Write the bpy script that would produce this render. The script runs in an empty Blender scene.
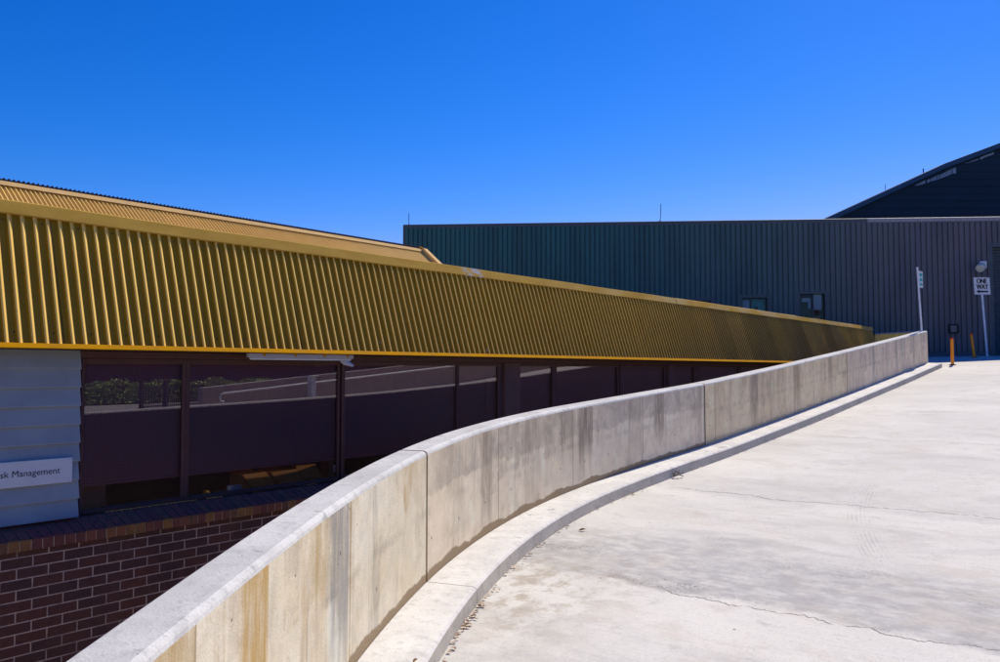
import bpy, math, random
from mathutils import Vector, Matrix
random.seed(7)
SC = bpy.context.scene
COL = SC.collection
EZ = 2.8                                   # eye height above the lower court
DX, DY = 0.62945, 0.77704                  # direction of the long facade
R = math.radians


def F(s, q, z):
    """facade frame: s along the facade, q away to its left, z about eye level"""
    return Vector((s * DX - q * DY, s * DY + q * DX, z + EZ))


def W(x, y, z):
    return Vector((x, y, z + EZ))


GE = Vector((0.9916, -0.1293, 0)); GM = Vector((-0.1293, -0.9916, 0)); GP = Vector((-3.62, 31.0, EZ))


def G(a, b, z):
    """green shed frame: a along the wall, b out towards the ramp"""
    return GP + GE * a + GM * b + Vector((0, 0, z))


# ------------------------------------------------------------------ mesh builder
class MB:
    def __init__(self):
        self.v = []; self.f = []; self.m = []; self.uv = []; self.sm = []

    def quad(self, pts, mi=0, uv=None, smooth=False):
        b = len(self.v); self.v += [Vector(p) for p in pts]
        self.f.append(tuple(range(b, b + len(pts)))); self.m.append(mi); self.sm.append(smooth)
        self.uv.append(uv or [(0, 0)] * len(pts))

    def grid(self, rows, mi=0, uvs=None, smooth=True):
        b = len(self.v); nr = len(rows); nc = len(rows[0])
        for r in rows: self.v += [Vector(p) for p in r]
        for i in range(nr - 1):
            for j in range(nc - 1):
                a = b + i * nc + j
                self.f.append((a, a + 1, a + nc + 1, a + nc)); self.m.append(mi); self.sm.append(smooth)
                if uvs: self.uv.append([uvs[i][j], uvs[i][j + 1], uvs[i + 1][j + 1], uvs[i + 1][j]])
                else: self.uv.append([(0, 0)] * 4)

    def box(self, T, a0, a1, b0, b1, c0, c1, mi=0, bev=0.0, uvj=None):
        """box in frame T(a,b,c); optional small chamfer"""
        uvo = uvj or (0, 0)
        if bev <= 0:
            P = lambda i, j, k: T((a0, a1)[i], (b0, b1)[j], (c0, c1)[k])
            A = (a0, a1); B = (b0, b1); Cc = (c0, c1)
            fs = [((0,0,0),(1,0,0),(1,0,1),(0,0,1)), ((1,1,0),(0,1,0),(0,1,1),(1,1,1)), ((0,1,0),(0,0,0),(0,0,1),(0,1,1)),
                  ((1,0,0),(1,1,0),(1,1,1),(1,0,1)), ((0,0,1),(1,0,1),(1,1,1),(0,1,1)), ((0,1,0),(1,1,0),(1,0,0),(0,0,0))]
            for k, fc in enumerate(fs):
                if k < 2: uv = [(A[i] + uvo[0], Cc[l] + uvo[1]) for i, j, l in fc]
                elif k < 4: uv = [(B[j] + uvo[0], Cc[l] + uvo[1]) for i, j, l in fc]
                else: uv = [(A[i] + uvo[0], B[j] + uvo[1]) for i, j, l in fc]
                self.quad([P(*t) for t in fc], mi, uv)
            return
        e = min(bev, (a1 - a0) * .45, (b1 - b0) * .45, (c1 - c0) * .45)
        lo = (a0, b0, c0); hi = (a1, b1, c1)
        vid = {}
        base = len(self.v)
        for sx in (0, 1):
            for sy in (0, 1):
                for sz in (0, 1):
                    for ax in range(3):
                        p = [hi[i] if (sx, sy, sz)[i] else lo[i] for i in range(3)]
                        for i in range(3):
                            if i != ax: p[i] += -e if (sx, sy, sz)[i] else e
                        vid[(sx, sy, sz, ax)] = len(self.v); self.v.append(T(*p))
        fl = []
        for ax in range(3):
            o = [i for i in range(3) if i != ax]
            for sd in (0, 1):
                cyc = []
                for (u, w) in ((0, 0), (1, 0), (1, 1), (0, 1)):
                    s = [0, 0, 0]; s[ax] = sd; s[o[0]] = u; s[o[1]] = w; cyc.append(vid[(*s, ax)])
                fl.append(cyc)
            for u in (0, 1):
                for w in (0, 1):
                    s0 = [0, 0, 0]; s0[o[0]] = u; s0[o[1]] = w; s1 = list(s0); s1[ax] = 1
                    fl.append([vid[(*s0, o[0])], vid[(*s1, o[0])], vid[(*s1, o[1])], vid[(*s0, o[1])]])
        for sx in (0, 1):
            for sy in (0, 1):
                for sz in (0, 1): fl.append([vid[(sx, sy, sz, a)] for a in range(3)])
        for q in fl:
            self.f.append(tuple(q)); self.m.append(mi); self.sm.append(False)
            self.uv.append([(self.v[i].x + uvo[0], self.v[i].z + uvo[1]) for i in q])

    def tube(self, pts, r, n=10, mi=0, cap=True):
        pts = [Vector(p) for p in pts]; rr = r if isinstance(r, (list, tuple)) else [r] * len(pts)
        rows = []; up = Vector((0, 0, 1)); prev = None
        for i, p in enumerate(pts):
            t = (pts[min(i + 1, len(pts) - 1)] - pts[max(i - 1, 0)]).normalized()
            if prev is None:
                x = t.cross(up)
                if x.length < 1e-3: x = t.cross(Vector((1, 0, 0)))
            else: x = prev - t * prev.dot(t)
            x.normalize(); prev = x; y = t.cross(x)
            rows.append([p + (x * math.cos(2 * math.pi * k / n) + y * math.sin(2 * math.pi * k / n)) * rr[i] for k in range(n + 1)])
        self.grid(rows, mi)
        if cap:
            self.quad(rows[0][:n][::-1], mi); self.quad(rows[-1][:n], mi)

    def disc_prism(self, c, ax, r, h, n=16, mi=0):
        self.tube([Vector(c), Vector(c) + Vector(ax).normalized() * h], r, n, mi)


def fix_normals(me):
    import bmesh
    bm = bmesh.new(); bm.from_mesh(me); bmesh.ops.recalc_face_normals(bm, faces=bm.faces); bm.to_mesh(me); bm.free()


def obj(name, mb, mats, parent=None, origin=None, weld=False):
    o0 = Vector(origin) if origin is not None else Vector((0, 0, 0))
    if parent is not None:
        o0 = Vector(parent['org'])
    me = bpy.data.meshes.new(name)
    me.from_pydata([tuple(v - o0) for v in mb.v], [], mb.f)
    mats = mats if isinstance(mats, (list, tuple)) else [mats]
    for m in mats: me.materials.append(m)
    me.polygons.foreach_set('material_index', mb.m)
    me.polygons.foreach_set('use_smooth', mb.sm)
    ul = me.uv_layers.new(name='UVMap')
    ul.data.foreach_set('uv', [c for f in mb.uv for p in f for c in p])
    me.update()
    if weld: fix_normals(me)
    o = bpy.data.objects.new(name, me); COL.objects.link(o)
    if parent is not None:
        o.parent = parent
    else:
        o.location = o0
    o['org'] = tuple(o0)
    return o


def tag(o, label, cat, group=None):
    o['label'] = label; o['category'] = cat
    if group: o['group'] = group
    return o


def thing(name, label, cat, loc, group=None):
    o = bpy.data.objects.new(name, None); COL.objects.link(o); o.location = loc; o['org'] = tuple(loc)
    o.empty_display_size = .2
    return tag(o, label, cat, group)


def struct(o, kind='structure'):
    o['kind'] = kind; return o


# ------------------------------------------------------------------ node helper
class N:
    def __init__(self, name):
        self.mat = bpy.data.materials.new(name); self.mat.use_nodes = True
        self.t = self.mat.node_tree; self.t.nodes.clear()
        self.out = self.t.nodes.new('ShaderNodeOutputMaterial')
        self._uv = None; self._ob = None

    def node(self, typ, **kw):
        n = self.t.nodes.new('ShaderNode' + typ)
        for k, v in kw.items(): setattr(n, k, v)
        return n

    def put(self, sock, v):
        if hasattr(v, 'is_output') or isinstance(v, bpy.types.NodeSocket): self.t.links.new(v, sock)
        else:
            if sock.type == 'RGBA' and len(v) == 3: v = (*v, 1)
            sock.default_value = v

    @property
    def uv(self):
        if not self._uv: self._uv = self.node('TexCoord').outputs['UV']
        return self._uv

    @property
    def pos(self):
        if not self._ob: self._ob = self.node('NewGeometry').outputs['Position']
        return self._ob

    def sep(self, v):
        n = self.node('SeparateXYZ'); self.put(n.inputs[0], v); return n.outputs

    def comb(self, x, y, z=0.0):
        n = self.node('CombineXYZ')
        for i, q in enumerate((x, y, z)): self.put(n.inputs[i], q)
        return n.outputs[0]

    def scale(self, v, sx, sy, sz=1, off=(0, 0, 0)):
        n = self.node('Mapping'); self.put(n.inputs[0], v); n.inputs['Scale'].default_value = (sx, sy, sz)
        n.inputs['Location'].default_value = off; return n.outputs[0]

    def noise(self, v, sc, det=4, rough=.55, dist=0.0):
        n = self.node('TexNoise'); self.put(n.inputs['Vector'], v); n.inputs['Scale'].default_value = sc
        n.inputs['Detail'].default_value = det; n.inputs['Roughness'].default_value = rough; n.inputs['Distortion'].default_value = dist
        return n.outputs['Fac']

    def voro(self, v, sc, feat='F1', rnd=1.0):
        n = self.node('TexVoronoi', feature=feat); self.put(n.inputs['Vector'], v); n.inputs['Scale'].default_value = sc
        n.inputs['Randomness'].default_value = rnd
        return n.outputs

    def white(self, v):
        n = self.node('TexWhiteNoise', noise_dimensions='3D'); self.put(n.inputs[0], v); return n.outputs[0]

    def m(self, op, a, b=0.0, c=0.0, clamp=False):
        n = self.node('Math', operation=op, use_clamp=clamp)
        for i, q in enumerate((a, b, c)):
            self.put(n.inputs[i], q)
        return n.outputs[0]

    def ss(self, v, lo, hi, a=0.0, b=1.0):
        n = self.node('MapRange', interpolation_type='SMOOTHSTEP'); self.put(n.inputs[0], v)
        for i, q in ((1, lo), (2, hi), (3, a), (4, b)): self.put(n.inputs[i], q)
        return n.outputs[0]

    def mix(self, f, a, b, mode='MIX'):
        n = self.node('Mix', data_type='RGBA', blend_type=mode); n.clamp_factor = True
        self.put(n.inputs[0], f); self.put(n.inputs[6], a); self.put(n.inputs[7], b); return n.outputs[2]

    def ramp(self, f, *st):
        n = self.node('ValToRGB'); self.put(n.inputs[0], f); e = n.color_ramp.elements
        while len(e) < len(st): e.new(0.5)
        for el, (p, c) in zip(e, st): el.position = p; el.color = (*c, 1) if len(c) == 3 else c
        return n.outputs[0]

    def bump(self, h, st=.3, dist=.01):
        n = self.node('Bump'); self.put(n.inputs['Height'], h); n.inputs['Strength'].default_value = st
        n.inputs['Distance'].default_value = dist; return n.outputs[0]

    def bsdf(self, col, rough=.7, metal=0.0, spec=.5, normal=None, **kw):
        n = self.node('BsdfPrincipled'); self.put(n.inputs['Base Color'], col); self.put(n.inputs['Roughness'], rough)
        self.put(n.inputs['Metallic'], metal); self.put(n.inputs['Specular IOR Level'], spec)
        if normal is not None: self.t.links.new(normal, n.inputs['Normal'])
        for k, v in kw.items(): self.put(n.inputs[k], v)
        self.t.links.new(n.outputs[0], self.out.inputs[0]); return self.mat


def hexc(r, g, b):
    f = lambda c: ((c / 255 + .055) / 1.055) ** 2.4 if c > 10 else c / 255 / 12.92
    return (f(r), f(g), f(b))


def plain(name, col, rough=.6, metal=0.0, spec=.4, var=.18, sc=6.0, bump=0.0):
    n = N(name); a = n.noise(n.pos, sc, 5); b = n.noise(n.pos, sc * 9, 3)
    f = n.m('ADD', n.m('MULTIPLY', a, .7), n.m('MULTIPLY', b, .3))
    c0 = tuple(x * (1 - var) for x in col); c1 = tuple(min(1, x * (1 + var)) for x in col)
    c = n.ramp(f, (.3, c0), (.7, c1))
    return n.bsdf(c, n.ss(a, .3, .7, rough * .85, min(1, rough * 1.15)), metal, spec, n.bump(b, bump, .004) if bump else None)


# ------------------------------------------------------------------ materials
def concrete_wall_mat(name, base, tint, stain, streak, damp, seed, grime, upper=0.0, marks=(), fphase=None, fper=1.83):
    """cast concrete, uv = (metres along, metres up)"""
    n = N(name); u, v, _ = n.sep(n.uv); so = (seed * 7.3, seed * 3.1, seed)
    uv = n.scale(n.uv, 1, 1, 1, so)
    big = n.noise(uv, 1.1, 5, .6); mid = n.noise(uv, 6, 6, .65); fine = n.noise(uv, 60, 4, .6)
    c = n.mix(n.ss(big, .35, .68), base, tint)
    c = n.mix(n.m('MULTIPLY', n.ss(mid, .38, .7), .45), c, tuple(x * .68 for x in base))
    bl = n.noise(n.scale(uv, 3.1, 2.4, 1, (6, 6, 0)), 1, 7, .7, .6)
    c = n.mix(n.m('MULTIPLY', n.ss(bl, .5, .66), .38), c, n.mix(.5, stain, tuple(x * .7 for x in tint)))
    c = n.mix(n.m('MULTIPLY', n.ss(fine, .4, .75), .18), c, tuple(x * .6 for x in base))
    # board shutter marks: faint vertical grain
    gr = n.noise(n.scale(uv, 26, .7), 1, 3, .5)
    c = n.mix(n.m('MULTIPLY', n.ss(gr, .5, .8), .10), c, tuple(x * .62 for x in tint))
    # pale limewash patches
    pl = n.noise(n.scale(uv, 2.2, 1.6, 1, (5, 2, 0)), 1, 5, .6)
    c = n.mix(n.m('MULTIPLY', n.ss(pl, .55, .7), .5), c, tuple(min(1, x * 1.25) for x in base))
    # long vertical run-off streaks
    st = n.noise(n.scale(uv, 3.2, .45, 1, (2, 0, 3)), 1, 5, .65, .5)
    st2 = n.noise(n.scale(uv, 16, .35, 1, (9, 0, 1)), 1, 4, .6, .4)
    fade = n.ss(v, .0, .75, .35, 1.0)
    k = n.m('MULTIPLY', n.m('MULTIPLY', n.ss(st, .56, .66), n.ss(st2, .34, .6)), fade)
    c = n.mix(n.m('MULTIPLY', k, streak), c, stain)
    # ochre seepage in whole board widths, ending hard at a board edge
    ub2 = n.m('FLOOR', n.m('ADD', n.m('MULTIPLY', u, 2.7), n.m('MULTIPLY', n.noise(n.scale(uv, .1, 1.4), 1, 3), .25)))
    on = n.m('MULTIPLY', n.ss(n.white(n.comb(ub2, seed, 0.0)), .62, .66), n.ss(n.noise(n.scale(uv, 9, 1.6, 1, (1, 1, 1)), 1, 6, .7), .30, .72))
    c = n.mix(n.m('MULTIPLY', n.m('MULTIPLY', on, n.ss(v, -.1, .9, .45, 1.0)), streak * .85), c, stain)
    # grey weathered runs
    g1 = n.noise(n.scale(uv, 9, .5, 1, (4, 1, 8)), 1, 5, .65, .8); g2 = n.noise(n.scale(uv, 1.2, .1, 1, (1, 7, 2)), 1, 3)
    c = n.mix(n.m('MULTIPLY', n.m('MULTIPLY', n.ss(g1, .5, .68), n.ss(g2, .48, .6)), grime), c, (.17, .165, .17))
    # pour line with blocky wet-looking patches hanging from it
    ublk = n.m('DIVIDE', n.m('FLOOR', n.m('MULTIPLY', u, 5.5)), 5.5)
    pn = n.noise(n.comb(ublk, seed * 2.0, 1.0), 1.3, 4, .7)
    low = n.ss(n.noise(n.comb(n.m('MULTIPLY', ublk, 3.7), seed, 4.0), 1.0, 2), .3, .7, .15, .75)
    wob = n.m('MULTIPLY', n.m('SUBTRACT', n.noise(n.scale(uv, 7, 3), 1, 4), .5), .05)
    up = n.ss(n.m('SUBTRACT', n.m('ADD', v, wob), low), -.008, .012)
    c = n.mix(n.m('MULTIPLY', n.m('MULTIPLY', n.ss(pn, .53, .57), up), n.m('MULTIPLY', n.m('MULTIPLY', n.ss(mid, .3, .6, .1, 1.0), n.ss(st2, .25, .6, .2, .85)), grime)), c, n.mix(.45, stain, (.2, .185, .17)))
    line = n.m('ABSOLUTE', n.m('SUBTRACT', n.m('ADD', v, n.m('MULTIPLY', wob, 1.1)), .47))
    lk = n.m('MULTIPLY', n.ss(line, .004, .05, 1.0, 0.0), n.ss(n.noise(n.scale(uv, 4, .1), 1, 4), .4, .62))
    c = n.mix(n.m('MULTIPLY', lk, .22), c, (.19, .175, .16))
    # darker lift above the pour line, breaking up downwards
    lv_ = n.m('ADD', .56, n.m('MULTIPLY', n.m('SUBTRACT', n.noise(n.scale(uv, 1.4, .2), 1, 5, .7), .5), .30))
    lf = n.m('MULTIPLY', n.ss(n.m('ADD', v, wob), n.m('SUBTRACT', lv_, .01), n.m('ADD', lv_, .02)), n.ss(n.noise(n.scale(uv, 1.1, 1.5, 1, (8, 2, 0)), 1, 5, .65), .36, .58))
    c = n.mix(n.m('MULTIPLY', n.m('MULTIPLY', lf, n.ss(bl, .3, .6, .4, 1.0)), upper * .6), c, n.mix(.5, stain, (.30, .27, .24)))
    for (u0, u1, v0, v1, mc, mk) in marks:      # run-off stains of this panel, hard on the far board edge
        ue = n.m('ADD', u, n.m('MULTIPLY', n.m('SUBTRACT', n.noise(n.scale(uv, 3, 5), 1, 4), .5), .10))
        w_ = n.m('MULTIPLY', n.ss(ue, u0, u0 + .12), n.ss(u, u1 - .012, u1, 1.0, 0.0))
        w_ = n.m('MULTIPLY', w_, n.ss(n.m('ADD', v, n.m('MULTIPLY', n.m('SUBTRACT', n.noise(n.scale(uv, 14, .5), 1, 4), .5), .7)), v0, v1))
        w_ = n.m('MULTIPLY', w_, n.ss(n.noise(n.scale(uv, 22, 2.2, 1, (u0, 0, 0)), 1, 6, .72), .30, .60, .25, 1.0))
        c = n.mix(n.m('MULTIPLY', w_, mk), c, mc)
    # regular tie holes in two rows
    tu = n.m('MULTIPLY', n.m('SUBTRACT', n.m('FRACT', n.m('ADD', n.m('DIVIDE', u, .61), .2 * seed)), .5), .61)
    tk = None
    for tv in (.27, .64):
        dd = n.m('SQRT', n.m('ADD', n.m('POWER', n.m('MULTIPLY', tu, 1.3), 2.0), n.m('POWER', n.m('SUBTRACT', v, n.m('ADD', tv, n.m('MULTIPLY', n.m('SUBTRACT', mid, .5), .05))), 2.0)))
        q_ = n.ss(dd, .010, .016, 1.0, 0.0); tk = q_ if tk is None else n.m('MAXIMUM', tk, q_)
    tk = n.m('MULTIPLY', tk, n.ss(n.white(n.comb(n.m('FLOOR', n.m('ADD', n.m('DIVIDE', u, .61), .2 * seed)), n.m('FLOOR', n.m('MULTIPLY', v, 2.2)), seed)), .25, .35))
    c = n.mix(n.m('MULTIPLY', tk, .75), c, (.13, .12, .11))
    # formwork joints
    fj = n.m('ABSOLUTE', n.m('SUBTRACT', n.m('FRACT', n.m('ADD', n.m('DIVIDE', u, fper), .37 + .13 * seed if fphase is None else fphase)), .5))
    fk = n.m('MULTIPLY', n.ss(fj, .002, .006, 1.0, 0.0), n.ss(n.noise(n.scale(uv, .5, 3), 1, 3), .25, .45))
    c = n.mix(n.m('MULTIPLY', fk, .7), c, n.mix(.5, stain, (.12, .11, .1)))
    # bug holes and tie holes
    vo = n.voro(n.scale(uv, 1, .8), 17)
    bh = n.m('MULTIPLY', n.ss(vo['Distance'], .05, .11, 1.0, 0.0), n.ss(n.sep(vo['Color'])[0], .86, .9))
    v2 = n.voro(n.scale(uv, 1.7, 1, 1, (3, 3, 0)), 3.2)
    th = n.m('MULTIPLY', n.ss(v2['Distance'], .035, .06, 1.0, 0.0), n.ss(n.sep(v2['Color'])[1], .72, .76))
    holes = n.m('MAXIMUM', bh, th)
    c = n.mix(n.m('MULTIPLY', holes, .75), c, (.09, .085, .08))
    # damp brown band along the foot
    db = n.m('ADD', v, n.m('MULTIPLY', n.m('SUBTRACT', n.noise(n.scale(uv, 2.4, 1), 1, 5, .6), .5), -.16))
    c = n.mix(n.m('MULTIPLY', n.ss(db, .045, .065, 1.0, 0.0), damp), c, n.mix(n.ss(fine, .3, .7), (.30, .20, .105), (.40, .29, .17)))
    sp = n.noise(uv, 130, 3, .7); c = n.mix(n.m('MULTIPLY', n.ss(sp, .55, .75), .3), c, tuple(x * .4 for x in base))
    h = n.m('SUBTRACT', n.m('ADD', n.m('MULTIPLY', mid, .5), n.m('MULTIPLY', n.m('ADD', fine, sp), .3)), n.m('MULTIPLY', holes, 1.0))
    return n.bsdf(c, .88, 0, .25, n.bump(h, .6, .009))


def concrete_top_mat(name, base, k=1.0):
    n = N(name); p = n.pos
    a = n.noise(p, 2.2, 5, .6); b = n.noise(p, 14, 6, .65); c2 = n.noise(p, 90, 3, .6)
    c = n.mix(n.ss(a, .35, .7), tuple(x * k for x in base), tuple(x * k * .82 for x in base))
    c = n.mix(n.m('MULTIPLY', n.ss(b, .48, .68), .5), c, tuple(x * .60 for x in base)); b2 = n.noise(p, 38, 5, .7); c = n.mix(n.m('MULTIPLY', n.ss(b2, .56, .7), .4), c, tuple(x * .5 for x in base))
    c = n.mix(n.m('MULTIPLY', n.ss(c2, .55, .75), .25), c, tuple(x * .5 for x in base))
    s = n.noise(p, 5, 2); c = n.mix(n.m('MULTIPLY', n.ss(s, .68, .72), .5), c, (.25, .24, .23))
    vo = n.voro(p, 24); bh = n.m('MULTIPLY', n.ss(vo['Distance'], .05, .1, 1.0, 0.0), n.ss(n.sep(vo['Color'])[0], .9, .93))
    c = n.mix(n.m('MULTIPLY', bh, .8), c, (.08, .08, .08))
    return n.bsdf(c, .9, 0, .2, n.bump(n.m('SUBTRACT', n.m('ADD', b, n.m('MULTIPLY', n.m('ADD', c2, b2), .5)), bh), .55, .008))


def road_mat():
    n = N('ramp_concrete'); s, q, _ = n.sep(n.uv); uv = n.uv
    A = (.76, .72, .64); B = (.60, .57, .51)
    big = n.noise(n.scale(uv, .45, .28), 1, 6, .62, .4); mid = n.noise(n.scale(uv, 2.6, 1.4), 1, 7, .68, .5)
    fine = n.noise(uv, 70, 4, .6); br = n.noise(n.scale(uv, 34, 2.2), 1, 4, .6, .3)
    c = n.mix(n.ss(big, .3, .72), A, B)
    c = n.mix(n.m('MULTIPLY', n.ss(mid, .42, .75), .5), c, (.72, .69, .64))
    c = n.mix(n.m('MULTIPLY', n.ss(mid, .25, .45, 1.0, 0.0), .35), c, (.40, .39, .38))
    c = n.mix(n.m('MULTIPLY', n.ss(br, .48, .75), .2), c, (.37, .36, .35))
    c = n.mix(n.m('MULTIPLY', n.ss(fine, .5, .8), .18), c, (.3, .295, .29))
    ag = n.noise(uv, 28, 6, .75); c = n.mix(n.m('MULTIPLY', n.ss(ag, .5, .72), .26), c, (.36, .345, .32))
    gr = n.voro(uv, 95); c = n.mix(n.m('MULTIPLY', n.ss(n.sep(gr['Color'])[0], .80, .95), .16), c, (.26, .25, .24))
    bg_ = n.noise(n.scale(uv, 1.1, .5, 1, (7, 3, 0)), 1, 7, .7, .8); c = n.mix(n.m('MULTIPLY', n.ss(bg_, .52, .68), .4), c, (.42, .40, .375))
    # broad grey stained bands across the ramp
    wob = n.m('MULTIPLY', n.m('SUBTRACT', n.noise(n.scale(uv, 1.2, .9), 1, 6, .65), .5), 1.1)
    sw = n.m('ADD', s, wob)
    b1 = n.m('MULTIPLY', n.ss(sw, 5.15, 5.32), n.ss(sw, 5.9, 7.3, 1.0, 0.0))
    b2 = n.m('MULTIPLY', n.ss(sw, 3.1, 3.3), n.ss(sw, 3.5, 4.6, 1.0, 0.0))
    b3 = n.m('MULTIPLY', n.ss(sw, 8.5, 8.7), n.ss(sw, 8.8, 10.6, 1.0, 0.0))
    tx = n.ss(n.noise(n.scale(uv, 7, 4), 1, 6, .7), .32, .65, .3, 1.0)
    c = n.mix(n.m('MULTIPLY', n.m('MULTIPLY', b1, tx), .75), c, (.315, .305, .30))
    c = n.mix(n.m('MULTIPLY', n.m('MULTIPLY', b2, tx), .4), c, (.36, .35, .345))
    c = n.mix(n.m('MULTIPLY', n.m('MULTIPLY', b3, tx), .35), c, (.42, .40, .38))
    # darker gritty core of the near band
    core = n.m('MULTIPLY', b1, n.m('MULTIPLY', n.ss(n.noise(n.scale(uv, 2.0, .9, 1, (4, 0, 0)), 1, 5, .65), .52, .66), n.ss(n.noise(uv, 40, 3, .7), .42, .58)))
    c = n.mix(n.m('MULTIPLY', core, .65), c, (.16, .155, .15))
    # brown soil stain in the gutter by the kerb
    gut = n.m('MULTIPLY', n.ss(q, 2.55, 3.5), n.m('MULTIPLY', n.ss(s, 3.0, 4.3), n.ss(s, 5.0, 6.0, 1.0, 0.0)))
    c = n.mix(n.m('MULTIPLY', n.m('MULTIPLY', gut, n.ss(n.noise(n.scale(uv, 5, 5), 1, 6, .7), .45, .62)), .6), c, (.33, .25, .17))
    wm_ = n.noise(n.scale(uv, 1.7, 1.3, 1, (2, 9, 0)), 1, 8, .75, .5); c = n.mix(n.m('MULTIPLY', n.ss(wm_, .5, .66), .45), c, (.55, .485, .40))
    ds = n.noise(n.scale(uv, 4.5, 3.2, 1, (1, 4, 0)), 1, 8, .8, .3); c = n.mix(n.m('MULTIPLY', n.ss(ds, .56, .68), .5), c, (.37, .355, .335))
    # faint tyre track curving up the ramp
    s8 = n.m('SUBTRACT', s, 8.3); tf = n.m('SUBTRACT', q, n.m('ADD', 2.3, n.m('ADD', n.m('MULTIPLY', s8, .29), n.m('MULTIPLY', n.m('MULTIPLY', s8, s8), -.05))))
    tm = n.m('MULTIPLY', n.ss(n.m('ABSOLUTE', tf), .10, .13, 1.0, 0.0), n.m('MULTIPLY', n.ss(s, 6.2, 7.0), n.ss(s, 9.8, 10.8, 1.0, 0.0)))
    tm = n.m('MULTIPLY', tm, n.ss(n.m('ABSOLUTE', n.m('SUBTRACT', n.m('FRACT', n.m('MULTIPLY', tf, 26.0)), .5)), .2, .32))
    c = n.mix(n.m('MULTIPLY', n.m('MULTIPLY', tm, n.ss(n.noise(n.scale(uv, 2.5, 6), 1, 5, .7), .42, .62)), .30), c, (.30, .29, .28))
    # cracks
    jag = n.m('MULTIPLY', n.m('SUBTRACT', n.noise(n.comb(q, 0.0, 0.0), 2.0, 7, .62), .5), .55)
    jg2 = n.m('MULTIPLY', n.m('SUBTRACT', n.noise(n.comb(q, 5.0, 3.0), .9, 8, .62), .5), .75)
    jg3 = n.m('MULTIPLY', n.m('SUBTRACT', n.noise(n.comb(q, 9.0, 7.0), 1.2, 7, .6), .5), .7)
    wv = n.noise(n.scale(uv, 3, 9), 1, 3)
    for cs, jj, w, lo, hi, kk in ((5.2, jag, .009, 2.6, 3.0, .95), (8.72, jg2, .013, 4.3, 4.6, .9), (13.3, jg3, .02, 4.0, 4.4, .45)):
        dd = n.m('ABSOLUTE', n.m('SUBTRACT', s, n.m('ADD', jj, cs)))
        ck = n.m('MULTIPLY', n.ss(dd, w * .4, w, 1.0, 0.0), n.m('MULTIPLY', n.ss(q, lo, hi, 1.0, 0.0), n.ss(wv, .3, .52)))
        c = n.mix(n.m('MULTIPLY', ck, kk), c, (.10, .095, .085))
    # stones and specks
    vo = n.voro(uv, 9); sp = n.m('MULTIPLY', n.ss(vo['Distance'], .06, .10, 1.0, 0.0), n.ss(n.sep(vo['Color'])[0], .93, .95))
    c = n.mix(n.m('MULTIPLY', sp, .8), c, (.10, .09, .08))
    h = n.m('ADD', n.m('MULTIPLY', br, .35), n.m('ADD', n.m('MULTIPLY', ag, .2), n.m('MULTIPLY', fine, .2)))
    return n.bsdf(c, .9, 0, .2, n.bump(h, .5, .007))


def gold_mat(name, base, dark, rough=.42, metal=.25, patch=True):
    n = N(name); u, v, _ = n.sep(n.uv)
    sh = n.white(n.comb(n.m('FLOOR', n.m('DIVIDE', u, .8)), 0.0, 0.0))
    big = n.noise(n.scale(n.uv, .35, 1.2), 1, 4); st = n.noise(n.scale(n.uv, 14, .5), 1, 5, .6); fi = n.noise(n.scale(n.uv, 30, 30), 1, 4)
    c = n.mix(n.m('MULTIPLY', sh, .35), base, tuple(x * .72 for x in base))
    c = n.mix(n.m('MULTIPLY', n.ss(big, .4, .7), .35), c, dark)
    c = n.mix(n.m('MULTIPLY', n.ss(st, .48, .75), .5), c, dark)
    if patch:   # chalked, tarnished run at the far end and scuffs at the foot
        far = n.m('MULTIPLY', n.ss(u, 11, 21), n.ss(n.noise(n.scale(n.uv, 1.1, 1.0), 1, 5, .6), .25, .6))
        c = n.mix(n.m('MULTIPLY', far, .55), c, tuple(x * y for x, y in zip(base, (.42, .40, .9))))
        fs = n.ss(u, 12, 20); c = n.mix(n.m('MULTIPLY', n.m('MULTIPLY', n.ss(sh, .2, .9), fs), .6), c, tuple(x * .38 for x in base))
        lp = n.ss(n.m('FRACT', n.m('DIVIDE', n.m('ADD', u, 5.0), .8)), .955, .985); c = n.mix(n.m('MULTIPLY', lp, n.m('ADD', n.m('MULTIPLY', fs, .5), .35)), c, (.05, .035, .012))
        sc = n.m('MULTIPLY', n.ss(n.noise(n.scale(n.uv, 5, 6, 1, (3, 1, 0)), 1, 5, .7), .64, .70), n.ss(v, .04, .22, 1.0, 0.0))
        c = n.mix(n.m('MULTIPLY', sc, .7), c, (.42, .40, .36))
        vo = n.voro(n.scale(n.uv, 2.6, 1.4), 1.0); dn = n.m('MULTIPLY', n.ss(vo['Distance'], .03, .05, 1.0, 0.0), n.ss(v, .1, .25, 1.0, 0.0))
        c = n.mix(n.m('MULTIPLY', dn, .8), c, (.05, .045, .035))
    return n.bsdf(c, n.ss(st, .3, .7, rough * .85, rough * 1.2), metal, .3, n.bump(fi, .08, .003))


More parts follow.
